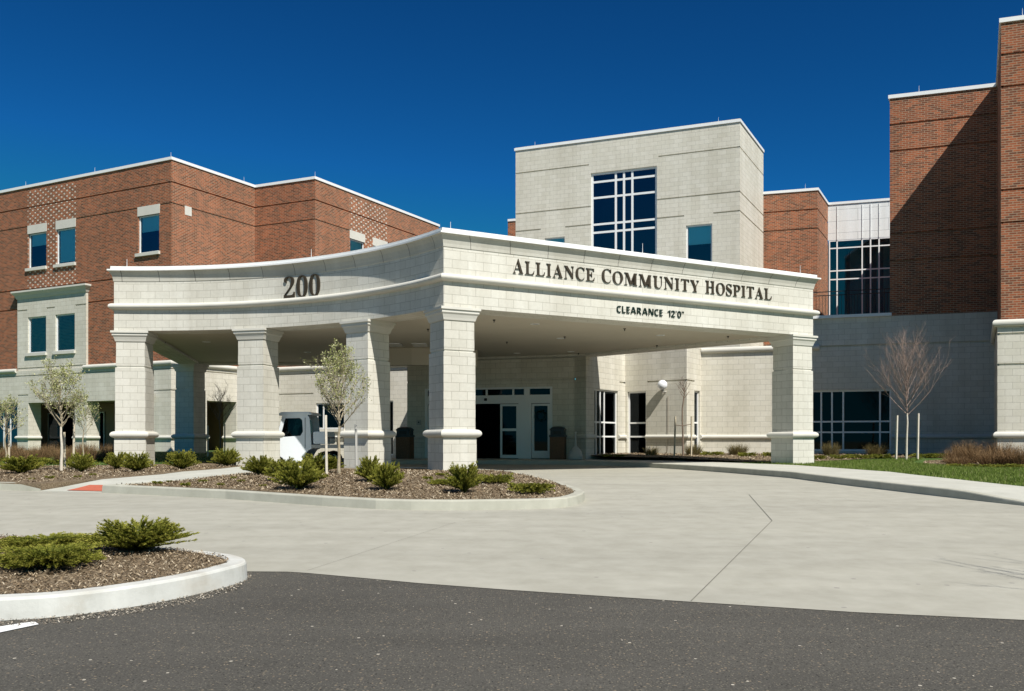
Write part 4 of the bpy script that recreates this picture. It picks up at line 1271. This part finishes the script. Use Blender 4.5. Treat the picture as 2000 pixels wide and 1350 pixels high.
tree_at(163, 25.5, 'young_tree', 770, 850, 56, 12, "small thin leafing tree just right of the white wrapped one in the left bed", group=YG, bark='bark_pale', leaves='buds', nbr=14, sub=5, twig=3, leafn=2, tr=0.022)
tree_at(12, 23.5, 'young_tree', 782, 850, 64, 13, "leafing young tree at the far left edge in front of the dark glazed opening", group=YG, bark='bark_pale', leaves='buds', nbr=14, sub=5, twig=3, leafn=2, tr=0.025)
tree_at(662, 18.6, 'young_tree', 698, 838, 128, 14, "leafing young tree in the middle island in front of the third column", group=YG, bark='bark_pale', leaves='buds', nbr=26, sub=6, twig=4, leafn=2, tr=0.033)
tree_at(1770, 27.6, 'bare_tree', 672, 812, 146, 15, "bare many-twigged tree with two stakes before the shaded wall", group=YG, bark='bark_red', nbr=38, sub=9, twig=7, tr=0.032, thin=0.7, trunkmat='white_stake')
tree_at(1334, 31.6, 'bare_tree', 730, 780, 30, 16, "tiny bare sapling between two crossed stakes by the sunlit wall", group=YG, bark='bark', nbr=12, sub=4, twig=3, tr=0.03)
tree_at(430, 33.0, 'bare_tree', 748, 832, 62, 17, "small bare tree seen between the two left columns", group=YG, bark='bark', nbr=18, sub=6, twig=4, tr=0.03)
ot = make_tree('bare_tree', 5.0, 1.9, 21, 1.25, 'bark', nbr=18, sub=5, twig=4, tr=0.05, loc=(6.9, 4.2, Tp(4.2)))
tag(ot, "bare tree beyond the right edge whose twig shadow falls on the drive", "tree", YG)
SL = "stakes driven beside the young trees"
def st_px(px, Yd, top, label, **kw):
    x = rx(px) * Yd; z = land(x, Yd); stake(x, Yd, EYE + (HY - top) * Yd / F - z, label, **kw)
st_px(143.5, 21.0, 812, "pale wooden stake just right of the white wrapped tree in the left bed")
st_px(127, 21.8, 845, "thin brown stake between the white wrapped trunk and the pale stake")
st_px(18, 23.8, 838, "pale stake beside the tree at the far left edge")
st_px(638, 18.2, 812, "white stake left of the leafing tree in the middle island", mat='white_stake')
st_px(696, 18.9, 830, "grey stake in front of the third column, right of the leafing tree", mat='greyplastic')
st_px(1750, 27.6, 812, "left of the two white stakes by the large bare tree", mat='white_stake', w=0.05)
st_px(1792, 27.6, 808, "right of the two white stakes by the large bare tree", mat='white_stake', w=0.05)
st_px(1317, 31.6, 814, "left wooden stake of the tiny sapling by the sunlit wall")
st_px(1350, 31.6, 814, "right wooden stake of the tiny sapling by the sunlit wall")
st_px(406, 33.0, 832, "left stake of the small bare tree between the left columns", mat='white_stake')
st_px(439, 33.0, 829, "right stake of the small bare tree between the left columns")
tie = MB(); z_ = 1.24; tie.tube([(rx(1317) * 31.6, 31.6, z_), (rx(1334) * 31.6, 31.58, z_ - 0.03), (rx(1350) * 31.6, 31.6, z_ + 0.03)], [0.015] * 3, 5)
tag(build('tree_tie', tie, 'bark'), "dark strap tied across the two stakes of the tiny sapling", "strap")

def juniper_mesh(seed, w, h, nb, ns, flat=0.0, leaf=0.03, long_=0.0, upr=0.6):
    """spreading juniper: arching branches carrying short feathery sprays; w = radius, h = height"""
    r = random.Random(seed); mb = MB()
    for b in range(nb):
        a = r.uniform(0, 6.283); el = r.uniform(0.02, 1.0) ** (1.3 if flat else 1.0)
        reach = w * r.uniform(0.55, 1.0) * (1 - 0.45 * el * (0 if flat else 1))
        if long_ and r.random() < 0.06: reach *= 1 + long_
        top = h * (0.30 + 0.70 * el) * r.uniform(0.82, 1.04) * (0.8 if flat else 1.0)
        ca, sa = math.cos(a), math.sin(a)
        pts = []
        for i in range(6):
            u = i / 5
            rr_ = reach * u ** 0.85
            z = top * (u ** (0.55 if not flat else 0.35)) * (1.0 if not flat else (1 - 0.25 * u))
            pts.append(Vector((ca * rr_ + r.gauss(0, .01), sa * rr_ + r.gauss(0, .01), z)))
        base_t = r.uniform(-0.12, 0.12)
        for s_ in range(ns):
            u = r.uniform(0.22, 1.0) * 5; i = min(int(u), 4); p = pts[i].lerp(pts[i + 1], u - i)
            d = (pts[i + 1] - pts[i]).normalized()
            side = Vector((r.uniform(-1, 1), r.uniform(-1, 1), r.uniform(-.35, 1.0 * upr + .1)))
            dd = (d * 1.0 + side * 0.55).normalized()
            ln = leaf * r.uniform(1.3, 3.0)
            for q in range(3):
                e = (dd + Vector((r.uniform(-.5, .5), r.uniform(-.5, .5), r.uniform(-.3, .5)))).normalized()
                wv = e.cross(Vector((r.uniform(-1, 1), r.uniform(-1, 1), r.uniform(-1, 1)))).normalized() * leaf * 0.26
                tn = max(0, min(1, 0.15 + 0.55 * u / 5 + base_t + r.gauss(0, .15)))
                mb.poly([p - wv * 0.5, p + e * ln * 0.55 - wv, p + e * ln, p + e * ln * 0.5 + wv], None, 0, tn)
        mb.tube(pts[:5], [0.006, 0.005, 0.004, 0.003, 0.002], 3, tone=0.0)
    return mb.mesh('juniper', [M['juniper']], weld=False)
def twig_mesh(seed, w, h, n, mat, droop=0.2, wd=0.006, nm='shrub'):
    r = random.Random(seed); mb = MB()
    for i in range(n):
        a = r.uniform(0, 6.283); rr0 = w * 0.5 * math.sqrt(r.random()); a2 = a + r.uniform(-.6, .6)
        lean = r.uniform(0.1, 1.0)
        p = Vector((math.cos(a) * rr0, math.sin(a) * rr0, 0)); H_ = h * r.uniform(0.55, 1.05) * (1 - 0.3 * lean)
        q1 = p + Vector((math.cos(a2) * w * 0.25 * lean, math.sin(a2) * w * .25 * lean, H_ * 0.6)); q2 = p + Vector((math.cos(a2) * w * 0.6 * lean, math.sin(a2) * w * .6 * lean, H_))
        wv = Vector((-math.sin(a2 + r.uniform(-1, 1)), math.cos(a2 + r.uniform(-1, 1)), 0)) * wd
        t = r.random()
        mb.poly([p - wv, p + wv, q1 + wv * .8, q1 - wv * .8], None, 0, t); mb.poly([q1 - wv * .8, q1 + wv * .8, q2], None, 0, t)
        for _ in range(3):
            u = r.uniform(.2, 1); c0 = p.lerp(q1, u) if r.random() < .4 else q1.lerp(q2, u)
            e = Vector((r.uniform(-1, 1), r.uniform(-1, 1), r.uniform(0, 1))) * h * 0.12
            mb.poly([c0, c0 + e * .5 + wv, c0 + e], None, 0, r.random())
    return mb.mesh(nm, [M[mat]], weld=False)
JM = {
    'vase': [juniper_mesh(31 + i, 0.62, 0.50, 150, 40, leaf=0.024) for i in range(4)],
    'flat': [juniper_mesh(41 + i, 0.62, 0.26, 80, 30, flat=1, leaf=0.026) for i in range(2)],
    'near': [juniper_mesh(51, 0.62, 0.42, 260, 62, leaf=0.017, long_=0.35)],
    'nearlow': [juniper_mesh(52, 0.62, 0.36, 260, 62, flat=1, leaf=0.017), juniper_mesh(53, 0.62, 0.26, 230, 56, flat=1, leaf=0.017)],
    'twig': [twig_mesh(61, 0.5, 0.55, 420, 'brownshrub')], 'ball': [twig_mesh(62, 0.7, 0.62, 700, 'olive')],
    'spiky': [twig_mesh(63, 0.55, 0.5, 150, 'olive', wd=0.014)],
    'ograss': [twig_mesh(64 + i, 0.75, 0.8, 520, 'brownshrub', wd=0.006) for i in range(2)],
}
NH = {'vase': (0.62, 0.55), 'flat': (0.62, 0.26), 'near': (0.62, 0.42), 'nearlow': (0.62, 0.33), 'twig': (0.5, 0.55), 'ball': (0.55, 0.6), 'spiky': (0.5, 0.5), 'ograss': (0.6, 0.75)}
cnt = 0
def shrub(px, py, wpx, hpx, kind, label, fz, group, name='juniper_shrub', cat='shrub', dx=0.0, Yfix=None, var=None, rz=None):
    global cnt
    cnt += 1
    x, Y = onz(px, py, fz)
    if Yfix: Y = Yfix; x = rx(px) * Y
    z = fz(x, Y); sc = F / Y
    ms = JM[kind]; me = ms[(cnt if var is None else var) % len(ms)]
    o = bpy.data.objects.new(name, me); link(o)
    w_ = wpx / 2 / sc / NH[kind][0] * 1.2; h_ = hpx / sc / NH[kind][1] * (1.12 if kind == 'vase' else 1.0)
    o.location = (x, Y + wpx / 2 / sc * 0.55, z - 0.02)
    o.scale = (w_, w_, h_); o.rotation_euler = (0, 0, (cnt * 1.7) if rz is None else rz)
    tag(o, label, cat, group); return o
GI, GL, GF, GR = "junipers in the middle island", "junipers in the left bed", "junipers in the front island", "low shrubs by the right wall"
fc, fl = f_cen, (lambda x, Y: land(x, Y))
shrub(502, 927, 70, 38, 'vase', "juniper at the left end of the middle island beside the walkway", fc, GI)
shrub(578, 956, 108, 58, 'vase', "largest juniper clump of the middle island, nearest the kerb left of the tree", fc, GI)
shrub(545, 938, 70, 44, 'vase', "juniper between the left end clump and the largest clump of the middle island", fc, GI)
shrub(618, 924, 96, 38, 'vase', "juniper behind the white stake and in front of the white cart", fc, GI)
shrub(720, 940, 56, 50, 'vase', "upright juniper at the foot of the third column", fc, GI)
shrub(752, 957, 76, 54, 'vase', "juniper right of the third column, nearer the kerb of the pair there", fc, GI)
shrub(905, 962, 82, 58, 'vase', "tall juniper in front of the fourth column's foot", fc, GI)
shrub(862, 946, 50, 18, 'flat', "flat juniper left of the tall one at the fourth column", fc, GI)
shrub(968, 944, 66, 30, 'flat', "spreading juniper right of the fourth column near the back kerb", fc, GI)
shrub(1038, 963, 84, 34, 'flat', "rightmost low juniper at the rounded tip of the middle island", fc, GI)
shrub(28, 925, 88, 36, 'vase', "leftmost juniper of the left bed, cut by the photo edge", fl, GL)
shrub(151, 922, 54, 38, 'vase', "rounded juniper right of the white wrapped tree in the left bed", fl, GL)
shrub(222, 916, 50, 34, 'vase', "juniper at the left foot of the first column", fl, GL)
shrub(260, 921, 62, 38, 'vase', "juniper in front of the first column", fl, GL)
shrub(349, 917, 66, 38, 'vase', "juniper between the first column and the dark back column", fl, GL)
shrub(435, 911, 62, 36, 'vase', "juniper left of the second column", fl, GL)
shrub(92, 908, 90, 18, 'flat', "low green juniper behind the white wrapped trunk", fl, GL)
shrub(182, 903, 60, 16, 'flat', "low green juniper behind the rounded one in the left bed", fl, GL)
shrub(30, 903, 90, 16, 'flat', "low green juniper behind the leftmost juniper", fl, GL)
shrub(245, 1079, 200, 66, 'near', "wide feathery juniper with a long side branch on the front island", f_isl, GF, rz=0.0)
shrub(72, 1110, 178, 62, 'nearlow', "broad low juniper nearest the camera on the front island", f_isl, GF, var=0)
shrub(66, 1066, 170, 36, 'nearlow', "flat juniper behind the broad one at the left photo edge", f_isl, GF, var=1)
shrub(1274, 883, 34, 22, 'spiky', "spiky olive shrub below the narrow window of the sunlit wall", fl, GR, name='shrub', Yfix=32.4)
shrub(1356, 886, 32, 26, 'ball', "leafy shrub at the right stake of the tiny sapling", fl, GR, name='shrub', Yfix=32.2)
shrub(1392, 889, 44, 14, 'flat', "low green juniper right of the sapling by the sunlit wall", fl, GR, Yfix=31.8)
shrub(1444, 888, 38, 26, 'ball', "round olive shrub midway along the sunlit wall", fl, GR, name='shrub', Yfix=31.8)
shrub(1462, 892, 34, 15, 'flat', "low green juniper at the foot of the round olive shrub", fl, GR, Yfix=30.5)
shrub(1505, 889, 26, 15, 'flat', "small low juniper just left of the right hand column", fl, GR, Yfix=30.5)
shrub(1200, 888, 50, 8, 'flat', "flat low juniper under the tall glazed window", fl, GR, Yfix=32.0)
shrub(1626, 881, 32, 30, 'ball', "round twiggy shrub left of the two before the dark window", fl, GR, name='shrub', Yfix=30.6)
shrub(1717, 881, 40, 27, 'ball', "round twiggy shrub right of the two before the dark window", fl, GR, name='shrub', Yfix=30.6)
for i, (px, w_) in enumerate(((1600, 26), (1643, 34), (1682, 46), (1728, 36), (1812, 44), (1838, 30))):
    shrub(px, 890, w_ * 1.1, 15, 'flat', ["low green mat beside the right column's foot", "low green mat under the left round twiggy shrub", "low mat midway below the dark window", "low mat under the right round twiggy shrub", "low mat right of the large bare tree", "rightmost low mat along the shaded wall"][i], fl, GR, Yfix=28.3)
for i, (px, Yd, w_, h_) in enumerate(((1880, 24.6, 58, 22), (1915, 25.2, 60, 36), (1950, 24.2, 60, 36), (1988, 23.8, 60, 38), (2020, 23.2, 60, 50), (1900, 26.4, 60, 44), (1965, 25.8, 60, 46), (1872, 25.8, 44, 34))):
    o = shrub(px, 900, w_, h_, 'ograss', "brown dormant ornamental grass clump in the bed at the foot of the near brick tower", fl, "dormant grass clumps by the near tower", name='ornamental_grass', cat='plant', Yfix=Yd)
for i, (px, Yd, w_, h_) in enumerate(((1885, 23.3, 50, 12), (1925, 22.8, 56, 13), (1975, 22.3, 60, 15))):
    shrub(px, 915, w_, h_, 'flat', ["leftmost low dark mat before the brown grass by the near tower", "middle low dark mat before the brown grass by the near tower", "rightmost low dark mat before the brown grass by the near tower"][i], fl, GR, Yfix=Yd)
for i in range(16):
    px = -20 + i * 16 + (i % 3) * 4; Yd = 28.5 + (i % 4) * 1.5
    shrub(px, 890, 40, 26 + (i % 3) * 4, 'ograss', "brown dormant ornamental grass clump in the row before the left arcade", fl, "dormant grass row before the left arcade", name='ornamental_grass', cat='plant', Yfix=Yd)
# mulch chips, gravel, grass
scatter_chips('mulch', isl_in, 48000, 0.0105, f_isl, 'chips', "brown and pale bark mulch chips on the front island", 5, -0.025)
scatter_chips('mulch', cen_in, 34000, 0.018, f_cen, 'chips', "bark mulch chips on the middle island", 6, -0.02, ymax=21.5)
scatter_chips('mulch', [(-14, 17.5), (-9.5, 16.85), (-8.75, 16.6), (-7.7, 19), (-7.4, 22), (-7.4, 25), (-16, 24.5)], 16000, 0.02, land, 'chips', "bark mulch chips in the left bed", 8, -0.005)
scatter_chips('mulch', bedr, 7000, 0.03, land, 'chips', "bark mulch chips along the right wall", 9, 0.01)
scatter_chips('mulch', bedn, 4000, 0.03, land, 'chips', "bark mulch chips round the brown grass by the near tower", 10, 0.01)
gp = [g_(px, py) for px, py in ((0, 1213), (120, 1206), (270, 1185), (390, 1161), (455, 1143), (484, 1122), (492, 1128), (465, 1152), (400, 1173), (280, 1197), (130, 1218), (0, 1226))]
scatter_chips('gravel', gp, 1500, 0.005, lambda x, Y: Gd(Y), 'gravel', "loose pale grit along the foot of the front kerb", 11, 0.0, squash=0.8)
scatter_chips('gravel', [(-2.5, 4.3), (2.5, 4.3), (4.3, 6.3), (1.5, 6.7), (-2, 7.4), (-2.1, 6.6)], 70, 0.004, lambda x, Y: Gd(Y), 'gravel', "sparse pale pebbles scattered on the asphalt", 12, 0.0, squash=0.8, tones=(0.5, 1))
def blades(name, poly, n, h, seed, label, fz):
    r = random.Random(seed); mb = MB()
    xs = [p[0] for p in poly]; ys = [p[1] for p in poly]; k = 0
    for _ in range(n * 8):
        if k >= n: break
        x, y = r.uniform(min(xs), max(xs)), r.uniform(min(ys), max(ys))
        if not inside((x, y), poly) or abs(x) > 0.75 * y + 2: continue
        k += 1
        hh = h * r.uniform(.5, 1.3); a = r.uniform(0, 6.28); w_ = 0.007
        p = Vector((x, y, fz(x, y) - 0.01)); wv = Vector((math.cos(a), math.sin(a), 0)) * w_
        ld = Vector((r.uniform(-.5, .5), r.uniform(-.5, .5), 1)) * hh
        mb.poly([p - wv, p + wv, p + ld], None, 0, min(1, max(0, r.gauss(.45, .25))))
    o = build(name, mb, 'blade'); tag(o, label, "grass", kind="stuff"); return o
blades('grass', [(7.3, 27.4), (8.05, 25.2), (8.5, 19.1), (8.95, 15.7), (9.8, 12.6), (16, 12), (16, 23), (12, 24), (11.6, 26), (13, 28.2), (9.4, 27.3)], 80000, 0.06, 3, "short green grass of the right lawn", land)
blades('grass', [(-17, 26), (-12, 24.8), (-9.8, 28), (-10.6, 36), (-22, 38), (-20, 28)], 14000, 0.08, 4, "short green grass of the left lawn", land)
for i, (px, py, w_, h_) in enumerate(((95, 934, 18, 10), (150, 932, 14, 8), (180, 928, 12, 8), (305, 944, 18, 10), (330, 940, 10, 6), (360, 948, 18, 12), (395, 940, 16, 8), (430, 947, 14, 9), (470, 940, 14, 8), (512, 948, 14, 6), (835, 935, 20, 10), (860, 928, 18, 10), (455, 934, 12, 8), (60, 936, 12, 7))):
    shrub(px, py, w_, h_, 'flat', "tiny green weed tuft growing in the mulch", fl if px < 300 else fc, "weed tufts in the mulch beds", name='weed', cat='plant')

# ------------------------------------------------------------------ SMALL THINGS
def litter_bin(px, Y, label):
    x = rx(px) * Y; o = empty('litter_bin', (x, Y, 0.0), R(-12))
    m_ = MB(); w = 0.27
    m_.box((-w, -w, 0), (2 * w, 0, 0), (0, 2 * w, 0), (0, 0, 0.82)); build('body', m_, 'bin', o, local=True)
    m_ = MB()
    prof = [(0.0, 0.82), (0.02, 0.82), (0.02, 0.88), (-0.02, 0.90), (-0.02, 1.06), (0.0, 1.06), (0.0, 1.10), (-0.06, 1.17), (-0.16, 1.20), (-0.27, 1.21)]
    sweep(m_, [(-w, -w), (w, -w), (w, w), (-w, w)], prof, closed=True); build('lid', m_, 'binlid', o, local=True)
    m_ = MB(); m_.abox(-0.15, -w - 0.001 + 0.016, 0.92, 0.15, -w + 0.03, 1.04); build('flap', m_, 'black', o, local=True)
    tag(o, label, "litter bin", "litter bins beside the entrance doors")
litter_bin(1090, 33.0, "brown aggregate litter bin with dark lid right of the entrance doors")
litter_bin(791, 33.8, "brown aggregate litter bin with dark lid left of the entrance doors")
ur = empty('ash_receptacle', (rx(1124) * 31.9, 31.9, 0))
m_ = MB(); m_.lathe((0, 0, 0), [(0, 0.0), (0.24, 0.0), (0.26, 0.04), (0.25, 0.20), (0.20, 0.34), (0.10, 0.44), (0.05, 0.50), (0, 0.5)], 24); build('base', m_, 'greyplastic', ur, local=True, smooth=True)
m_ = MB(); m_.lathe((0, 0, 0), [(0.05, 0.46), (0.035, 0.62), (0.03, 0.92), (0.045, 0.95), (0.045, 1.0), (0, 1.01)], 16); build('neck', m_, 'greyplastic', ur, local=True, smooth=True)
tag(ur, "pale bulbous cigarette receptacle with thin neck near the entrance pier", "ashtray")
def globe_lamp(px, py, pl, label, rod=None, rg=0.19):
    s_ = pl.S(px); p = pl.P(s_, 0.24); z = EYE + (HY - py) * p.y / F
    o = empty('wall_lamp', (p.x, p.y, z))
    w0 = pl.P(s_, 0.0) - Vector((p.x, p.y, 0))
    m_ = MB(); m_.lathe((0, 0, 0), [(rg * math.cos(a), rg * math.sin(a)) for a in [(-math.pi / 2 + math.pi * k / 12) for k in range(13)]], 20); build('globe', m_, 'globe', o, local=True, smooth=True)
    m_ = MB(); m_.tube([(0, 0, -rg * 0.95), (0, 0, -rg - 0.06), (w0.x, w0.y, -rg - 0.06)], [0.07, 0.05, 0.03], 8, cap=True); build('bracket', m_, 'greyplastic', o, local=True)
    tag(o, label, "lamp", "globe lamps on the stone walls")
globe_lamp(1300, 752, plW, "white globe lamp on the sunlit wall above the tiny sapling")
globe_lamp(298, 773, plAl, "white globe lamp on the left wall seen just right of the first column")
cd = MB(); s_ = plW.S(1305); p = plW.P(s_, 0.02); cd.tube([(p.x, p.y, 0.3), (p.x, p.y, 2.4)], [0.007, 0.007], 6)
tag(build('conduit', cd, 'bark'), "thin brown conduit running down the sunlit wall below the globe lamp", "pipe")

# small white utility cart under the canopy (faces left)
Yc = 25.75
ct = empty('utility_cart', (rx(593) * Yc, Yc + 0.65, Gd(Yc)))
tag(ct, "small white open utility cart with black seats parked under the canopy behind the second column", "cart")
def extr(outer, holes, y0, y1):
    bm = bmesh.new(); es = []
    for loop in [outer] + holes:
        vs = [bm.verts.new((p[0], y0, p[1])) for p in loop]
        es += [bm.edges.new((vs[i], vs[(i + 1) % len(vs)])) for i in range(len(vs))]
    r_ = bmesh.ops.triangle_fill(bm, use_beauty=True, use_dissolve=False, edges=es)
    fs_ = [g for g in r_['geom'] if isinstance(g, bmesh.types.BMFace)]
    e2 = bmesh.ops.extrude_face_region(bm, geom=fs_)
    for g in e2['geom']:
        if isinstance(g, bmesh.types.BMVert): g.co.y = y1
    bmesh.ops.recalc_face_normals(bm, faces=bm.faces)
    return bm
def addbm(name, bm, mat, parent, bev=0.0):
    if bev:
        bmesh.ops.bevel(bm, geom=[e for e in bm.edges if not e.is_boundary and e.calc_face_angle(0) > 0.5], offset=bev, segments=2, affect='EDGES')
    me = bpy.data.meshes.new(name); bm.to_mesh(me); bm.free(); me.materials.append(M[mat])
    o = bpy.data.objects.new(name, me); link(o); o.parent = parent; return o
# local x: + to the right (rear); front at x = -1.3
side = [(-0.62, 1.58), (0.10, 1.60), (0.16, 1.50), (0.20, 1.0), (0.22, 0.60), (0.12, 0.56), (0.02, 0.40), (-0.04, 0.22), (-0.50, 0.20), (-0.62, 0.34), (-0.80, 0.45), (-1.0, 0.42), (-1.10, 0.25), (-1.22, 0.24), (-1.29, 0.34), (-1.31, 0.46), (-1.28, 0.58), (-1.21, 0.69), (-1.10, 0.79), (-0.97, 0.87), (-0.82, 0.92), (-0.74, 1.1)]
win = [(-0.54, 1.48), (-0.12, 1.49), (-0.05, 1.43), (-0.03, 1.10), (-0.10, 0.98), (-0.64, 0.94), (-0.66, 1.02)]
for y in (-0.62, 0.58):
    addbm('side_window', extr([(p[0] * 1.0, p[1]) for p in win], [], y + 0.017, y + 0.021), 'glass_dark', ct)
    addbm('side_panel', extr(side, [win], y, y + 0.04), 'cartwhite', ct, 0.008)
bm = extr([(-1.30, 0.25), (-1.32, 0.45), (-1.24, 0.67), (-1.03, 0.86), (-0.83, 0.94), (-0.80, 0.90), (-1.0, 0.80), (-1.2, 0.62), (-1.26, 0.45), (-1.24, 0.25)], [], -0.58, 0.58); addbm('hood', bm, 'cartwhite', ct, 0.012)
for y in (-0.50, 0.34):
    bm = extr([(-1.335, 0.50), (-1.31, 0.60), (-1.22, 0.68), (-1.24, 0.52)], [], y, y + 0.16); addbm('headlight', bm, 'globe', ct, 0.01)
bm = extr([(-0.86, 0.98), (-0.80, 1.12), (-0.76, 1.12), (-0.80, 0.98)], [], -0.76, -0.66); addbm('mirror', bm, 'black', ct, 0.01)
bm = extr([(0.03, 0.62), (0.045, 0.62), (0.045, 1.50), (0.03, 1.50)], [], -0.624, -0.60); addbm('door_seam', bm, 'black', ct)
bm = extr([(-0.74, 1.60), (-0.66, 1.66), (0.12, 1.67), (0.24, 1.62), (0.24, 1.58), (-0.74, 1.56)], [], -0.66, 0.66); addbm('roof', bm, 'cartwhite', ct, 0.015)
bm = extr([(-0.82, 0.92), (-0.62, 1.56), (-0.60, 1.56), (-0.80, 0.92)], [], -0.58, 0.58); addbm('windshield', bm, 'glass_dark', ct)
for y in (-0.52, 0.06):
    bm = extr([(-0.60, 0.72), (-0.26, 0.70), (-0.18, 1.22), (-0.10, 1.25), (-0.08, 1.0), (-0.14, 0.58), (-0.60, 0.60)], [], y, y + 0.46); addbm('seat', bm, 'seat', ct, 0.02)
bm = extr([(-1.2, 0.22), (1.55, 0.22), (1.55, 0.32), (-1.2, 0.32)], [], -0.5, 0.5); addbm('chassis', bm, 'black', ct)
bm = extr([(0.26, 0.74), (0.66, 0.74), (0.66, 1.10), (0.26, 1.10)], [], -0.60, 0.60); addbm('cargo_box', bm, 'cartwhite', ct, 0.02)
bm = extr([(0.22, 0.62), (1.58, 0.62), (1.58, 0.72), (0.22, 0.72)], [], -0.62, 0.62); addbm('flatbed', bm, 'greyplastic', ct)
m_ = MB()
for y in (-0.60, 0.60):
    for x0 in (0.72, 1.15, 1.55): m_.tube([(x0, y, 0.72), (x0, y, 0.92)], [0.015, 0.015], 6)
    m_.tube([(0.68, y, 0.92), (1.56, y, 0.92)], [0.018, 0.018], 6)
build('bed_rail', m_, 'black', ct, local=True)
for x0 in (-0.88, 0.62):
    for y0 in (-0.60, 0.48):
        w_ = MB()
        def ring(rr_, yy): return [(x0 + rr_ * math.cos(2 * math.pi * k / 20), yy, 0.27 + rr_ * math.sin(2 * math.pi * k / 20)) for k in range(20)]
        sec = [(0.16, y0 + 0.02), (0.25, y0), (0.27, y0 + 0.03), (0.27, y0 + 0.10), (0.25, y0 + 0.13), (0.16, y0 + 0.11)]
        for i in range(len(sec) - 1):
            a_, b_ = ring(*sec[i]), ring(*sec[i + 1])
            for k in range(20): w_.poly([a_[k], a_[(k + 1) % 20], b_[(k + 1) % 20], b_[k]])
        wh = build('wheel', w_, 'tyre', ct, local=True)
        h_ = MB(); a_, b_ = ring(0.165, y0 + 0.02), ring(0.05, y0 + 0.0)
        for k in range(20): h_.poly([a_[k], a_[(k + 1) % 20], b_[(k + 1) % 20], b_[k]])
        h_.poly(b_); h_.poly(ring(0.165, y0 + 0.115))
        ho = build('hub', h_, 'coping', wh, local=True)
m_ = MB(); m_.tube([(-0.62, -0.28, 0.85), (-0.50, -0.28, 1.02)], [0.015, 0.015], 6)
for k in range(14):
    a0, a1 = 2 * math.pi * k / 14, 2 * math.pi * (k + 1) / 14
    P_ = lambda a: Vector((-0.50 + 0.09 * math.sin(a), -0.28 + 0.17 * math.cos(a), 1.02 + 0.10 * math.sin(a)))
    m_.tube([P_(a0), P_(a1)], [0.013, 0.013], 5)
build('steering_wheel', m_, 'black', ct, local=True)
bpy.context.view_layer.update()
